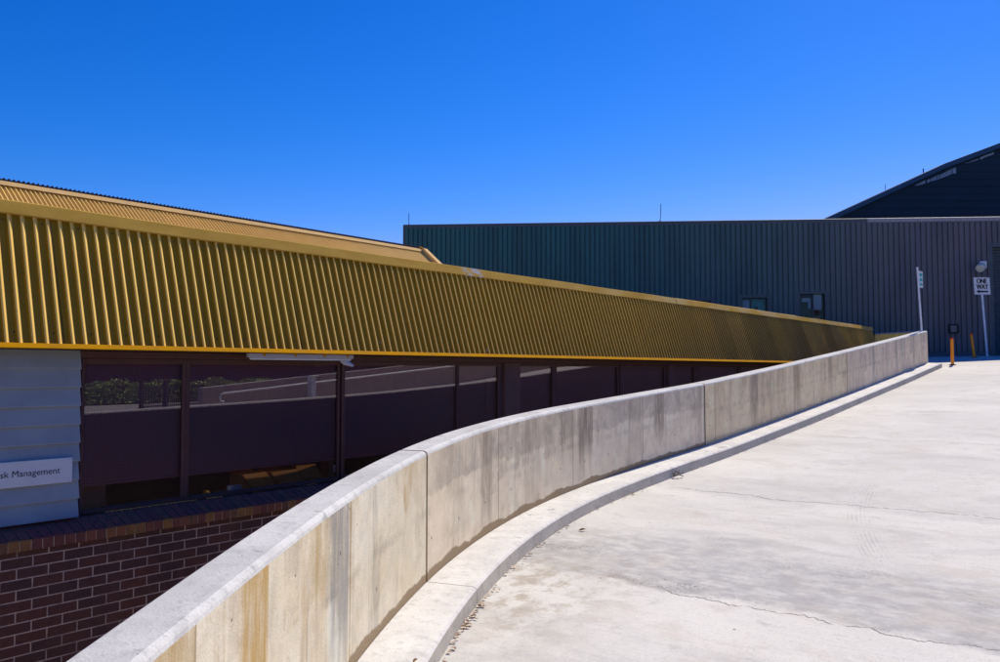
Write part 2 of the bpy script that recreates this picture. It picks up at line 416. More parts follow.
def flashing_mat():
    n = N('gold_flashing'); u, v, _ = n.sep(n.uv)
    a = n.noise(n.scale(n.uv, 1.5, 6), 1, 5); b = n.noise(n.scale(n.uv, 24, 24), 1, 4)
    c = n.mix(n.ss(a, .35, .7), (.60, .355, .062), (.50, .28, .04))
    c = n.mix(n.m('MULTIPLY', n.ss(b, .5, .75), .25), c, (.35, .21, .05))
    far = n.m('MULTIPLY', n.ss(u, 9, 15), n.ss(n.noise(n.scale(n.uv, .8, 3), 1, 4), .4, .6))
    c = n.mix(n.m('MULTIPLY', far, .55), c, (.62, .46, .22))
    ch = n.m('MULTIPLY', n.ss(n.m('ABSOLUTE', n.m('SUBTRACT', u, 8.5)), .12, .26, 1.0, 0.0), n.ss(n.noise(n.scale(n.uv, 6, 14), 1, 5, .7), .44, .54))
    c = n.mix(n.m('MULTIPLY', ch, .85), c, (.50, .50, .50))
    ch2 = n.ss(n.noise(n.scale(n.uv, 1.6, 7, 1, (8, 0, 0)), 1, 5, .7), .7, .74)
    c = n.mix(n.m('MULTIPLY', ch2, .6), c, (.5, .47, .42))
    return n.bsdf(c, .75, 0, .06)


def brick_mat():
    n = N('maroon_brick'); t = n.node('TexBrick'); t.offset = .5; t.squash = 1
    n.put(t.inputs['Vector'], n.scale(n.uv, 1, 1, 1, (.05, .0, 0)))
    for k, v in (('Scale', 1.0), ('Mortar Size', .0055), ('Mortar Smooth', .15), ('Bias', 0.0), ('Brick Width', .24), ('Row Height', .0859)): t.inputs[k].default_value = v
    n.put(t.inputs['Color1'], (.125, .043, .032)); n.put(t.inputs['Color2'], (.072, .034, .034)); n.put(t.inputs['Mortar'], (.50, .36, .30))
    a = n.noise(n.pos, 18, 5, .65); b = n.noise(n.pos, 3, 4)
    c = n.mix(n.m('MULTIPLY', n.ss(a, .4, .75), .4), t.outputs['Color'], (.03, .018, .022))
    c = n.mix(n.m('MULTIPLY', n.ss(b, .45, .7), .45), c, (.11, .05, .04)); c = n.mix(n.m('MULTIPLY', n.ss(n.noise(n.pos, 1.3, 5, .65), .5, .7), .4), c, (.04, .022, .022))
    return n.bsdf(c, .8, 0, .3, n.bump(n.m('ADD', n.m('MULTIPLY', t.outputs['Fac'], -1.0), n.m('MULTIPLY', a, .3)), .5, .006))


def sill_mat(nm='sill_brick', cs=((.16, .06, .05), (.24, .085, .05), (.30, .145, .045), (.16, .075, .055))):
    n = N(nm); u, v, _ = n.sep(n.uv)
    r = n.white(n.comb(n.m('FLOOR', u), 1.0, 0.0)); a = n.noise(n.pos, 22, 5, .65)
    c = n.ramp(r, (.0, cs[0]), (.35, cs[1]), (.7, cs[2]), (1.0, cs[3]))
    c = n.mix(n.m('MULTIPLY', n.ss(a, .4, .75), .4), c, (.03, .02, .024))
    return n.bsdf(c, .85, 0, .12, n.bump(a, .25, .004))


def cladding_mat():
    n = N('blue_grey_board'); p = n.pos
    st = n.noise(n.scale(n.uv, .8, 40), 1, 4); a = n.noise(p, 3, 5)
    c = n.mix(n.ss(a, .35, .7), (.40, .41, .42), (.33, .34, .36))
    c = n.mix(n.m('MULTIPLY', n.ss(st, .5, .75), .25), c, (.34, .36, .37))
    return n.bsdf(c, .55, 0, .4, n.bump(st, .12, .003))


def green_mat():
    n = N('dark_green_sheet'); x, y, z = n.sep(n.pos)
    t = n.ss(x, 2, 17); r = n.noise(n.scale(n.pos, 1.2, 1.2, .25), 1, 5); f = n.noise(n.pos, 12, 4)
    c = n.mix(t, (.038, .150, .138), (.140, .128, .138))
    c = n.mix(n.m('MULTIPLY', n.ss(r, .4, .7), .35), c, tuple(v * .65 for v in (.045, .06, .08)))
    c = n.mix(n.m('MULTIPLY', n.ss(f, .5, .8), .2), c, (.075, .085, .09))
    return n.bsdf(c, .5, .1, .4)


def glass_mat(name, refl, tint):
    n = N(name); fr = n.node('Fresnel'); fr.inputs['IOR'].default_value = 1.5
    k = n.m('ADD', n.m('MULTIPLY', fr.outputs[0], .9), refl, clamp=True)
    w = n.noise(n.pos, .9, 2)
    gl = n.node('BsdfGlossy'); n.put(gl.inputs['Color'], (.92, .86, .86)); gl.inputs['Roughness'].default_value = 0.0
    n.t.links.new(n.bump(w, .02, .01), gl.inputs['Normal'])
    tr = n.node('BsdfTransparent'); n.put(tr.inputs['Color'], tint)
    mx = n.node('MixShader'); n.t.links.new(k, mx.inputs[0]); n.t.links.new(tr.outputs[0], mx.inputs[1]); n.t.links.new(gl.outputs[0], mx.inputs[2])
    n.t.links.new(mx.outputs[0], n.out.inputs[0]); return n.mat


def blind_mat():
    n = N('roller_blind_mesh'); u, v, _ = n.sep(n.uv)
    g1 = n.ss(n.m('ABSOLUTE', n.m('SUBTRACT', n.m('FRACT', n.m('MULTIPLY', u, 36.0)), .5)), .36, .46)
    g2 = n.ss(n.m('ABSOLUTE', n.m('SUBTRACT', n.m('FRACT', n.m('MULTIPLY', v, 36.0)), .5)), .36, .46)
    c = n.mix(n.m('MAXIMUM', g1, g2), (.56, .225, .21), (.42, .17, .16))
    return n.bsdf(c, .9, 0, .1)


def leaf_mat(name, c0, c1):
    n = N(name); r = n.node('NewGeometry').outputs['Random Per Island']
    return n.bsdf(n.ramp(r, (0, c0), (1, c1)), .6, 0, .3)


def sheet_lines_mat(name, col, sc):
    n = N(name); x, y, z = n.sep(n.pos)
    l = n.ss(n.m('ABSOLUTE', n.m('SUBTRACT', n.m('FRACT', n.m('MULTIPLY', z, sc)), .5)), .3, .5)
    a = n.noise(n.pos, .6, 5)
    c = n.mix(l, col, tuple(v * .55 for v in col)); c = n.mix(n.m('MULTIPLY', n.ss(a, .4, .7), .4), c, tuple(v * 1.5 for v in col))
    return n.bsdf(c, .6, 0, .3)


M = {}
M['w_near'] = concrete_wall_mat('cast_concrete_near', (.95, .85, .66), (.88, .745, .50), (.50, .29, .07), .7, .95, 1, .4, .0, ((2.60, 2.93, .1, .5, (.55, .33, .085), .9), (1.2, 2.30, .2, .75, (.52, .34, .13), .75), (3.62, 3.98, -.2, .5, (.27, .26, .26), .75), (3.94, 4.03, .0, .8, (.38, .23, .09), .85), (5.0, 5.45, .35, .9, (.62, .47, .27), .5)), .147, 1.7)
M['w_mid'] = concrete_wall_mat('cast_concrete_grey', (1.0, .84, .60), (.90, .74, .52), (.36, .27, .19), .6, .95, 2, .45, .8, ((9.0, 9.42, .1, .6, (.27, .20, .145), .9), (8.55, 8.9, .2, .8, (.30, .24, .18), .6), (6.6, 6.93, -.1, .4, (.30, .23, .16), .7), (11.0, 11.35, .1, .5, (.30, .23, .16), .75), (12.3, 12.5, -.2, .5, (.33, .27, .2), .6)))
M['w_warm'] = concrete_wall_mat('cast_concrete_warm', (1.0, .80, .50), (.96, .75, .47), (.46, .31, .17), .6, .3, 3, .35, .2, ((14.2, 14.6, -.1, .5, (.30, .24, .19), .8), (16.2, 16.55, .0, .6, (.40, .29, .18), .7), (18.2, 18.45, .1, .6, (.38, .29, .2), .6)), .62, 2.2)
M['w_far'] = concrete_wall_mat('cast_concrete_far', (1.0, .81, .57), (.88, .70, .49), (.34, .28, .23), .5, .1, 4, .4, .25, ((21.3, 21.6, -.2, .5, (.34, .29, .25), .6), (23.4, 23.7, -.2, .5, (.34, .29, .25), .6), (25.2, 25.5, -.2, .5, (.34, .29, .25), .6)), .3, 2.1)
M['w_back'] = plain('concrete_back', (.17, .13, .12), .9, var=.25)
M['w_opp'] = plain('concrete_opposite', (.34, .27, .235), .9, var=.25)
M['w_top'] = concrete_top_mat('concrete_coping', (.64, .62, .585))
M['w_bev'] = concrete_top_mat('concrete_arris', (.72, .70, .66), 1.05)
M['kerb'] = concrete_top_mat('kerb_concrete', (.76, .73, .68), 1.0)
M['kerb_face'] = concrete_top_mat('kerb_face_concrete', (.58, .53, .45), 1.0)  # darker than the kerb top: the face's shade is put into its colour
M['sealant'] = plain('joint_filler', (.17, .095, .02), .8)
M['dark_gap'] = plain('dark_joint_filler', (.05, .045, .04), .9)  # dark filler of the two farther parapet joints
M['road'] = road_mat()
M['fore'] = concrete_top_mat('forecourt_concrete', (.42, .40, .38))
M['lower'] = plain('court_paving', (.48, .42, .34), .9)
M['gold'] = gold_mat('gold_rib_sheet', (1.0, .63, .14), (.86, .49, .06), .5, 0.0)  # brighter gold: sunlight on the rib crowns put into the colour
M['gold_band'] = gold_mat('gold_roof_sheet', (1.0, .63, .15), (.84, .50, .09), .55, 0.0, patch=False)
M['gold_pan'] = gold_mat('gold_rib_sheet_shaded', (.37, .205, .003), (.23, .12, .002), .6, 0.0)  # pans and far rib sides: their shade put into a darker gold
M['fixing'] = plain('dark_fixing', (.04, .035, .03), .5)
M['flash'] = flashing_mat()
M['lip'] = plain('ochre_trim', (.60, .27, .004), .85, 0, .04)
M['pale_trim'] = plain('pale_gold_trim', (.74, .48, .20), .8, 0, .05)
M['roof_brown'] = plain('brown_roof_sheet', (.07, .035, .035), .6)
M['brown'] = plain('brown_frame', (.125, .055, .045), .5, 0, .3)
M['brown_lt'] = plain('brown_pier', (.16, .078, .062), .55)
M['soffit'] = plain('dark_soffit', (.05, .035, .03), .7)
M['sill_top'] = sill_mat('sill_brick_top', ((.42, .105, .085), (.50, .12, .09), (.46, .14, .085), (.36, .10, .085)))  # same brick, top faces coloured redder to offset the blue sky light
M['brick'] = brick_mat(); M['sill'] = sill_mat()
M['sill_mortar'] = plain('sill_mortar', (.55, .39, .25), .9)
M['clad'] = cladding_mat()
M['glass'] = glass_mat('tinted_window_glass', .14, (.96, .91, .93))
M['glass_dark'] = glass_mat('shed_window_glass', -.01, (.75, .85, .88))
M['blind'] = blind_mat()
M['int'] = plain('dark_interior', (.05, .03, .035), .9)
M['int_wood'] = plain('interior_timber', (.34, .16, .07), .7)
M['card'] = plain('cardboard', (.92, .40, .10), .85, var=.12)
M['card_in'] = plain('cardboard_inside', (.80, .30, .065), .85, var=.12)
M['orange_ball'] = plain('orange_plastic', (.95, .42, .01), .4)
M['paper'] = plain('grey_card', (.55, .52, .62), .8, var=.06)
M['white'] = plain('white_paint', (.74, .72, .72), .5, var=.06)
M['lamp_body'] = plain('white_plastic', (.50, .44, .42), .45, var=.06)
M['black'] = plain('black_paint', (.02, .02, .022), .5)
M['galv'] = plain('galvanised_steel', (.74, .76, .80), .5, .1, .4)
M['bollard'] = plain('orange_paint', (.92, .28, .0), .4, 0, .5)
M['red'] = plain('red_reflector', (.62, .05, .015), .4)
M['rust'] = plain('rusty_base', (.28, .12, .04), .8)
M['green'] = green_mat()
M['green_trim'] = plain('dark_green_trim', (.075, .09, .105), .5)
M['win_frame'] = plain('shed_window_frame', (.085, .11, .115), .5)
M['grey_cap'] = plain('pale_capping', (.30, .285, .31), .5)
M['stadium'] = sheet_lines_mat('dark_arena_sheet', (.012, .026, .046), 2.2)
M['stadium_edge'] = plain('arena_edge', (.03, .07, .13), .4)
M['louvre'] = plain('pale_louvre', (.75, .72, .75), .5)
M['teal'] = plain('teal_panel', (.03, .42, .40), .6)
M['grey_sheet'] = plain('grey_sheet', (.52, .52, .62), .7)
M['hedge'] = leaf_mat('hedge_leaf', (.02, .05, .008), (.58, .78, .24))
M['hedge_core'] = plain('hedge_core', (.010, .018, .006), .9)
M['twig'] = plain('twig_brown', (.09, .05, .03), .9)
M['litter'] = leaf_mat('dry_leaf', (.26, .12, .05), (.78, .66, .50))
M['dryleaf'] = plain('dry_leaf_single', (.20, .10, .04), .8)
M['far_clad'] = sheet_lines_mat('far_dark_wall', (.07, .05, .062), 1.0)


# ------------------------------------------------------------------ ramp alignment
def interp(tab, x):
    if x <= tab[0][0]: return tab[0][1]
    for (a, b), (c, d) in zip(tab, tab[1:]):
        if x <= c: return b + (d - b) * (x - a) / (c - a)
    return tab[-1][1]


ZB = [(-14, -2.45), (-8, -2.33), (-4, -2.08), (0, -1.774), (2.5, -1.566), (4.5, -1.425), (6.5, -1.331), (8.5, -1.247), (11, -1.098), (14.5, -.81), (18, -.498), (22, -.129), (25.6, .219), (27, .33), (29, .475), (31, .585), (32.5, .635), (60, .64)]


def zb(s):      # smoothed foot level of the parapet (kerb top)
    return sum(interp(ZB, s + k * .15) for k in range(-5, 6)) / 11


KH = .14


def zroad(s): return zb(s) - KH


PATH = []
x, y, du = -1.118, .3, .05
h0 = R(4.245); th = R(39.0095)
nb = int(9 / du)
for i in range(nb, 0, -1):
    PATH.append((x - math.sin(h0) * i * du, y - math.cos(h0) * i * du, h0, -i * du))
u = 0
while u < 27.6:
    t = min(max((u - 1.833) / (12.318 - 1.833), 0), 1); t = t * t * (3 - 2 * t); h = h0 + (th - h0) * t
    PATH.append((x, y, h, u))
    x += math.sin(h) * du; y += math.cos(h) * du; u += du


def path_s(p): return p[0] * DX + p[1] * DY


def at_s(sv):
    return min(range(len(PATH)), key=lambda i: abs(path_s(PATH[i]) - sv))


def sweep(mb, i0, i1, prof, zfun, inset0=0.0, inset1=0.0, step=3):
    """prof: list of (offset to the left of the path, level, kind, material) ; kind 'r' level above zfun, 'a' absolute"""
    idx = list(range(i0, i1, step)) + [i1]
    pts = []
    for k, i in enumerate(idx):
        px, py, h, uu = PATH[i]
        if k == 0: px += math.sin(h) * inset0; py += math.cos(h) * inset0; uu += inset0
        if k == len(idx) - 1: px -= math.sin(h) * inset1; py -= math.cos(h) * inset1; uu -= inset1
        pts.append((px, py, h, uu, zfun(px * DX + py * DY)))

    def P(p, pr):
        off, lv, kd, _ = pr
        return W(p[0] - math.cos(p[2]) * off, p[1] + math.sin(p[2]) * off, lv if kd == 'a' else p[4] + lv)
    for a, b in zip(prof, prof[1:]):
        rows = [[P(p, a), P(p, b)] for p in pts]
        uvs = [[(p[3], a[1] if a[2] == 'r' else -1), (p[3], b[1] if b[2] == 'r' else -1)] for p in pts]
        if abs(a[0] - b[0]) > abs(a[1] - b[1]): uvs = [[(p[3], a[0]), (p[3], b[0])] for p in pts]
        mb.grid(rows, a[3], uvs)
    for p, rev in ((pts[0], False), (pts[-1], True)):
        ring = [P(p, pr) for pr in prof]
        uv = [(pr[0], pr[1] if pr[2] == 'r' else -1) for pr in prof]
        mb.quad(ring[::-1] if rev else ring, 0, uv[::-1] if rev else uv)
    return pts


H = .893; T = .215
i_s = at_s(-9.5) if False else 0
J = [0, at_s(4.14), at_s(11.12), at_s(17.95), at_s(25.55)]
wall_prof = [(.0, -.32, 'r', 0), (0, H - .03, 'r', 2), (.004, H - .016, 'r', 2), (.012, H - .006, 'r', 2), (.028, H, 'r', 1), (T - .022, H + .002, 'r', 2),
             (T - .008, H - .006, 'r', 2), (T, H - .022, 'r', 3), (T, -2.8, 'a', 3), (.05, -2.8, 'a', 3), (.05, -.32, 'r', 3)]
labels = ['warm beige stained concrete parapet panel nearest the camera, curving out of the bottom left',
          'grey curved concrete parapet panel with dark brown water stains, second from the camera',
          'yellowish straight concrete parapet panel, third from the camera, beside the middle of the ramp',
          'darker grey concrete parapet panel at the far top end of the ramp']
wm = ['w_near', 'w_mid', 'w_warm', 'w_far']
for k in range(4):
    mb = MB(); sweep(mb, J[k], J[k + 1], wall_prof, zb, .0 if k == 0 else .017, .017 if k < 3 else 0)
    p = PATH[(J[k] + J[k + 1]) // 2]
    o = obj('concrete_parapet', mb, [M[wm[k]], M['w_top'], M['w_bev'], M['w_back']], origin=W(p[0], p[1], zb(path_s(p))))
    tag(o, labels[k], 'parapet wall', 'concrete parapet panels along the ramp')
    if k < 3:
        # joint filler in the gap, just behind the arris
        mj = MB(); p = PATH[J[k + 1]]; z = zb(path_s(p))
        pr = [(.003, -.1), (.004, H - .04), (.036, H - .016), (T - .036, H - .016), (T - .01, H - .04), (T - .01, -.6)]
        for sg in (-.0168, .0168):
            ring = [W(p[0] - math.cos(p[2]) * a + math.sin(p[2]) * sg, p[1] + math.sin(p[2]) * a + math.cos(p[2]) * sg, z + b) for a, b in pr]
            mj.quad(ring if sg < 0 else ring[::-1])
        ra = [W(p[0] - math.cos(p[2]) * a - math.sin(p[2]) * .0168, p[1] + math.sin(p[2]) * a - math.cos(p[2]) * .0168, z + b) for a, b in pr]
        rb = [W(p[0] - math.cos(p[2]) * a + math.sin(p[2]) * .0168, p[1] + math.sin(p[2]) * a + math.cos(p[2]) * .0168, z + b) for a, b in pr]
        mj.grid([ra, rb], smooth=False)
        obj('joint_filler', mj, [M['sealant'], M['dark_gap'], M['dark_gap']][min(k, 1)] if k else M['sealant'], parent=o)

# kerb
KJ = [0, at_s(4.12), at_s(11.1), at_s(17.4), at_s(25.5)]
kerb_prof = [(-.004, -.02, 'r', 0), (-.004, 0, 'r', 0), (-.325, -.012, 'r', 0), (-.345, -.018, 'r', 0), (-.358, -.03, 'r', 1), (-.372, -KH - .12, 'r', 1), (-.004, -KH - .12, 'r', 1)]
for k in range(4):
    mb = MB(); sweep(mb, KJ[k], KJ[k + 1], kerb_prof, zb, 0 if k == 0 else .005, .005 if k < 3 else 0)
    p = PATH[(KJ[k] + KJ[k + 1]) // 2]
    struct(obj('kerb', mb, [M['kerb'], M['kerb_face']], origin=W(p[0], p[1], zroad(path_s(p)))))


# ramp road sheet, forecourt beside it, lower court and wide ground
def left_x(yv):
    best = min(PATH, key=lambda p: abs(p[1] - yv)); return best[0] + (yv - best[1]) * math.tan(best[2])


rows = []; uvs = []; edge = []
yv = -8.6
while yv <= 33.0:
    yy = min(yv, 23.6); xl = left_x(yy) + (yv - yy) * (DX / DY)
    xl += .1 / math.cos(th) if yv > 3 else .1
    if yv > 22.9: xl = xl - (min(yv, 24.4) - 22.9) * 1.2
    xr = (3.5 + DX * yv) / DY if yv > -2 else 2.88
    nc = 26; r = []; uq = []
    for j in range(nc + 1):
        xx = xl + (xr - xl) * (j / nc); s = xx * DX + yv * DY; q = -xx * DY + yv * DX
        r.append(W(xx, yv, zroad(s) + .004 * math.sin(3 * q + s) * .5)); uq.append((s, q))
    rows.append(r); uvs.append(uq); edge.append(r[-1]); yv += .35
mb = MB(); mb.grid(rows, 0, uvs)
mb.grid([[e, Vector((e.x, e.y, 0.9))] for e in edge], 0, [[(0, 0), (0, 1)] for e in edge])
struct(obj('ramp_road', mb, M['road']))
rows = []
for i in range(61):
    yv = -60 + 1.6 * i; r = []
    for j in range(41):
        if yv >= -8.6:
            xl = ((3.5 + DX * yv) / DY if yv > -2 else 2.88) + .01
        else: xl = -60
        xx = xl + (95 - xl) * (j / 40) ** 1.5; s = xx * DX + yv * DY
        r.append(W(xx, yv, max(min(zroad(s) if s < 8 else 0, -1.6), -2.5) - .006))
    rows.append(r)
mb = MB(); mb.grid(rows); struct(obj('forecourt', mb, M['fore']))
mb = MB(); mb.quad([Vector((-900, -900, 0)), Vector((900, -900, 0)), Vector((900, 900, 0)), Vector((-900, 900, 0))])
struct(obj('ground', mb, M['lower']))

# ------------------------------------------------------------------ the office building with the gold fascia
B = thing('office_building', 'low brick office with gold ribbed metal fascia and tinted windows', 'building', F(2, 7.14, -EZ))
S0, S1 = -5.0, 28.35
# brick wall
mb = MB()
zt = -1.435; zr0 = -1.4953 - .0859 * 20
mb.box(lambda a, b, c: F(a, b, c), S0, S1, 7.14, 7.34, -2.8, zt, uvj=(0, -zr0))
obj('brick_wall', mb, M['brick'], B)
# sloping brick-on-edge sill
mb = MB(); s = S0; k = 0
while s < S1:
    a0, a1 = s + .0045, s + .0857 - .0045
    j = random.uniform(-.002, .002)
    fr = [(7.095 + j, -1.440), (7.095 + j, -1.352), (7.36, -1.262), (7.36, -1.440)]
    e = .004
    P = lambda a, q: F(a, q[0], q[1])
    f2 = [(7.095 + j, -1.440), (7.095 + j, -1.352 - e), (7.095 + j + e, -1.352 + .001), (7.36, -1.262), (7.36, -1.440)]
    for p0, p1 in zip(f2, f2[1:]):
        mb.quad([P(a0, p0), P(a1, p0), P(a1, p1), P(a0, p1)], 2 if p0 == f2[2] else 0, [(k + .2, 0), (k + .8, 0), (k + .8, 1), (k + .2, 1)])
    mb.quad([P(a0, q) for q in f2], 0, [(k + .5, 0)] * 5); mb.quad([P(a1, q) for q in f2[::-1]], 0, [(k + .5, 0)] * 5)
    s += .0857; k += 1
g = [(7.100, -1.4405), (7.100, -1.360), (7.355, -1.268), (7.355, -1.4405)]
for p0, p1 in zip(g, g[1:]):
    mb.quad([F(S0, *p0), F(S1, *p0), F(S1, *p1), F(S0, *p1)], 1)
obj('brick_sill', mb, [M['sill'], M['sill_mortar'], M['sill_top']], B, weld=False)
# weatherboard panel at the left
mb = MB(); nbd = 9; z0 = -1.257; bh = (.165 - z0) / nbd
for i in range(nbd):
    a, b = z0 + i * bh, z0 + (i + 1) * bh
    e1 = 3.238 + random.uniform(-.004, .004)
    pr = [(7.270, a), (7.270, a + .012), (7.300, b + .003), (7.33, b + .003), (7.33, a)]
    for p0, p1 in zip(pr, pr[1:] + pr[:1]):
        mb.quad([F(S0, *p0), F(e1, *p0), F(e1, *p1), F(S0, *p1)], 0, [(S0, p0[1]), (e1, p0[1]), (e1, p1[1]), (S0, p1[1])])
    mb.quad([F(e1, *q) for q in pr], 0)
obj('weatherboards', mb, M['clad'], B)

# windows
GQ = 7.35


def window(s0, s1, jl, jr, blind=True, zbot=-1.255, ztop=.105):
    mb = MB(); T_ = lambda a, b, c: F(a, b, c)
    mb.box(T_, s0, s0 + jl, 7.328, 7.372, zbot, ztop, 0, .004)
    mb.box(T_, s1 - jr, s1, 7.328, 7.372, zbot, ztop, 0, .004)
    mb.box(T_, s0 + jl + .001, s1 - jr - .001, 7.33, 7.37, ztop - .05, ztop, 0, .004)
    mb.box(T_, s0 + jl + .001, s1 - jr - .001, 7.33, 7.37, zbot, zbot + .04, 0, .004)
    w = obj('window', mb, M['brown'], B)
    g = MB(); g.quad([F(s0 + jl - .005, GQ, zbot + .03), F(s1 - jr + .005, GQ, zbot + .03), F(s1 - jr + .005, GQ, ztop - .04), F(s0 + jl - .005, GQ, ztop - .04)])
    obj('pane', g, M['glass'], w)
    if blind:
        b = MB(); b.box(T_, s0 + .008, s1 - .008, 7.405, 7.41, -1.005, ztop + .02)
        b.box(T_, s0 + .008, s1 - .008, 7.397, 7.418, -1.025, -1.0055)
        obj('roller_blind', b, M['blind'], w)
    return w


WIN = [(3.262, 4.251, .032, .036), (4.253, 6.145, .036, .026), (6.175, 8.165, .045, .018), (8.167, 9.06, .018, .05), (9.49, 10.39, .02, .055), (10.392, 12.315, .055, .04),
       (12.35, 14.03, .06, .05), (14.36, 15.37, .04, .15), (15.372, 17.5, .15, .06), (17.502, 19.6, .06, .06), (19.602, 21.7, .06, .06), (21.702, 23.8, .06, .06), (23.802, 25.9, .06, .06), (25.902, 28.2, .06, .06)]
for a in WIN: window(*a)
for bx_ in ((S0, 3.258, 7.334, 7.44, -1.4, .165), (28.202, 28.35, 7.30, 7.42, -1.4, .16)):
    mb = MB(); mb.box(F, *bx_); obj('end_wall_panel', mb, M['brown'], B)
mb = MB(); mb.box(F, 3.24, 28.2, 7.29, 7.44, .1075, .1675, 0, .004); obj('head_band', mb, M['brown'], B)
for a, b in ((9.062, 9.487), (14.032, 14.357)):
    mb = MB(); mb.box(F, a, a + .075, 7.36, 7.44, -1.4, .105); mb.box(F, a + .078, b, 7.30, 7.44, -1.27, .105, 0, .006)
    obj('pier', mb, [M['brown_lt']], B)
mb = MB(); mb.quad([F(S0, 7.045, .1705), F(S1, 7.045, .1705), F(S1, 7.6, .1705), F(S0, 7.6, .1705)]); obj('soffit', mb, M['soffit'], B)
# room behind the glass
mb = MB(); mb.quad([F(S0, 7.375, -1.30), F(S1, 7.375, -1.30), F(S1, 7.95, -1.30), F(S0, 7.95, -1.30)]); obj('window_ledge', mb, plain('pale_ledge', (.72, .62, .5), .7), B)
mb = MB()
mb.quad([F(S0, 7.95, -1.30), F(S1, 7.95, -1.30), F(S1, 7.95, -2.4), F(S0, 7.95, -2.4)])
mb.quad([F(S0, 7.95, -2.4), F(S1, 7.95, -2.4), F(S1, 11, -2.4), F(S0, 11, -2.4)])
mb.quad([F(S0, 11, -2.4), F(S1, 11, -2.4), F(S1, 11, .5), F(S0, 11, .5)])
for a0, a1, b0, b1 in ((S0, 5.0, 7.47, 11), (9.2, S1, 7.47, 11), (5.0, 9.2, 7.95, 11)):  # ceiling left open under the added roof slot so sun reaches the boxes
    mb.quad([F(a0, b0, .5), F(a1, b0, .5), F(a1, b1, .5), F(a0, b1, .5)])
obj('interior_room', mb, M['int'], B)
for bx_ in ((3.25, 3.56, 7.47, 7.72), (6.10, 6.18, 7.475, 7.60)):
    mb = MB(); mb.box(F, *bx_, -1.297, .4); obj('interior_post', mb, M['int_wood'], B)

# gold ribbed fascia
FB = (7.05, .205); FT = (7.05 + .31 * 1.105, 1.31)
ln = math.hypot(FT[0] - FB[0], FT[1] - FB[1]); FN = (-(FT[1] - FB[1]) / ln, (FT[0] - FB[0]) / ln)
prof = [(0, 0), (.034, 0), (.044, .020), (.048, .0245), (.053, .026), (.058, .0255), (.063, .0225), (.086, .001), (.1, 0)]
mb = MB(); s = S0; k = 0; sheet = 0
while s < S1 - .05:
    if k % 8 == 0:
        lb, lt = random.uniform(0, .007), random.uniform(0, .004); sheet += 1; sk = random.uniform(-.006, .006)
    pb = []; pt = []; ub = []; ut = []
    for (a, h) in prof:
        g = 1.06 if k % 8 == 7 else 1.0
        pb.append(F(s + a + sk, FB[0] + FN[0] * (h * g + lb), FB[1] + FN[1] * (h * g + lb)))
        pt.append(F(s + a, FT[0] + FN[0] * (h * g + lt), FT[1] + FN[1] * (h * g + lt)))
        ub.append((s + a, 0)); ut.append((s + a, 1.15))
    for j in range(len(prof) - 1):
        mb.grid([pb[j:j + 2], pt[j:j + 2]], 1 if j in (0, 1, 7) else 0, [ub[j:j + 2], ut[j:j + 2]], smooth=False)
    s += .1; k += 1
s = S0 + .117; k = 0
while s < S1 - .2:          # fixings in the pans
    for tt in (.085, .93):
        if (k * 7 + int(tt * 10)) % 11 == 3: continue
        q0 = FB[0] + (FT[0] - FB[0]) * tt; z0 = FB[1] + (FT[1] - FB[1]) * tt
        jx = random.uniform(-.004, .004); rg = .0075
        ring = [F(s + jx + rg * math.cos(t_ * math.pi / 3), q0 + FN[0] * .006 - FN[1] * rg * math.sin(t_ * math.pi / 3), z0 + FN[1] * .006 + FN[0] * -rg * math.sin(t_ * math.pi / 3)) for t_ in range(6)]
        rin = [p_ - (F(0, FN[0] * .006, FN[1] * .006) - F(0, 0, 0)) for p_ in ring]
        mb.quad(ring, 2); mb.grid([rin + rin[:1], ring + ring[:1]], 2, None, False)
    s += .3; k += 1
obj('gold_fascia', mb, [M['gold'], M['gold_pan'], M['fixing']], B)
mb = MB()
pr = [(7.05, .2165), (7.018, .2145), (6.990, .177), (6.990, .172), (7.09, .172), (7.09, .2165)]
for p0, p1 in zip(pr, pr[1:]): mb.quad([F(S0, *p0), F(S1, *p0), F(S1, *p1), F(S0, *p1)])
for e_ in (S0, S1): mb.quad([F(e_, *p) for p in pr])
obj('fascia_trim', mb, M['lip'], B)
mb = MB(); cuts = [S0, 1.0, 7.79, 14.55, 21.3, 28.42]
for i, (a, b) in enumerate(zip(cuts, cuts[1:])):
    e = .004 * (i % 2)
    pr = [(7.375 - e, 1.280), (7.349 - e, 1.284 - e), (7.347 - e, 1.290), (7.385 - e, 1.398), (7.41, 1.404 + e), (7.64, 1.398 + e)]
    n_ = int((b - a) / .5) + 1
    for p0, p1 in zip(pr, pr[1:]):
        rw = []; uu = []
        for t in range(n_ + 1):
            sv = a + .003 + (b - a - .006) * t / n_; wv = .0025 * math.sin(sv * 2.3 + i)
            rw.append([F(sv, p0[0], p0[1] + wv), F(sv, p1[0], p1[1] + wv)]); uu.append([(sv, p0[1]), (sv, p1[1] + p1[0] - 7.4)])
        mb.grid(rw, 0, uu)
obj('roof_flashing', mb, M['flash'], B)
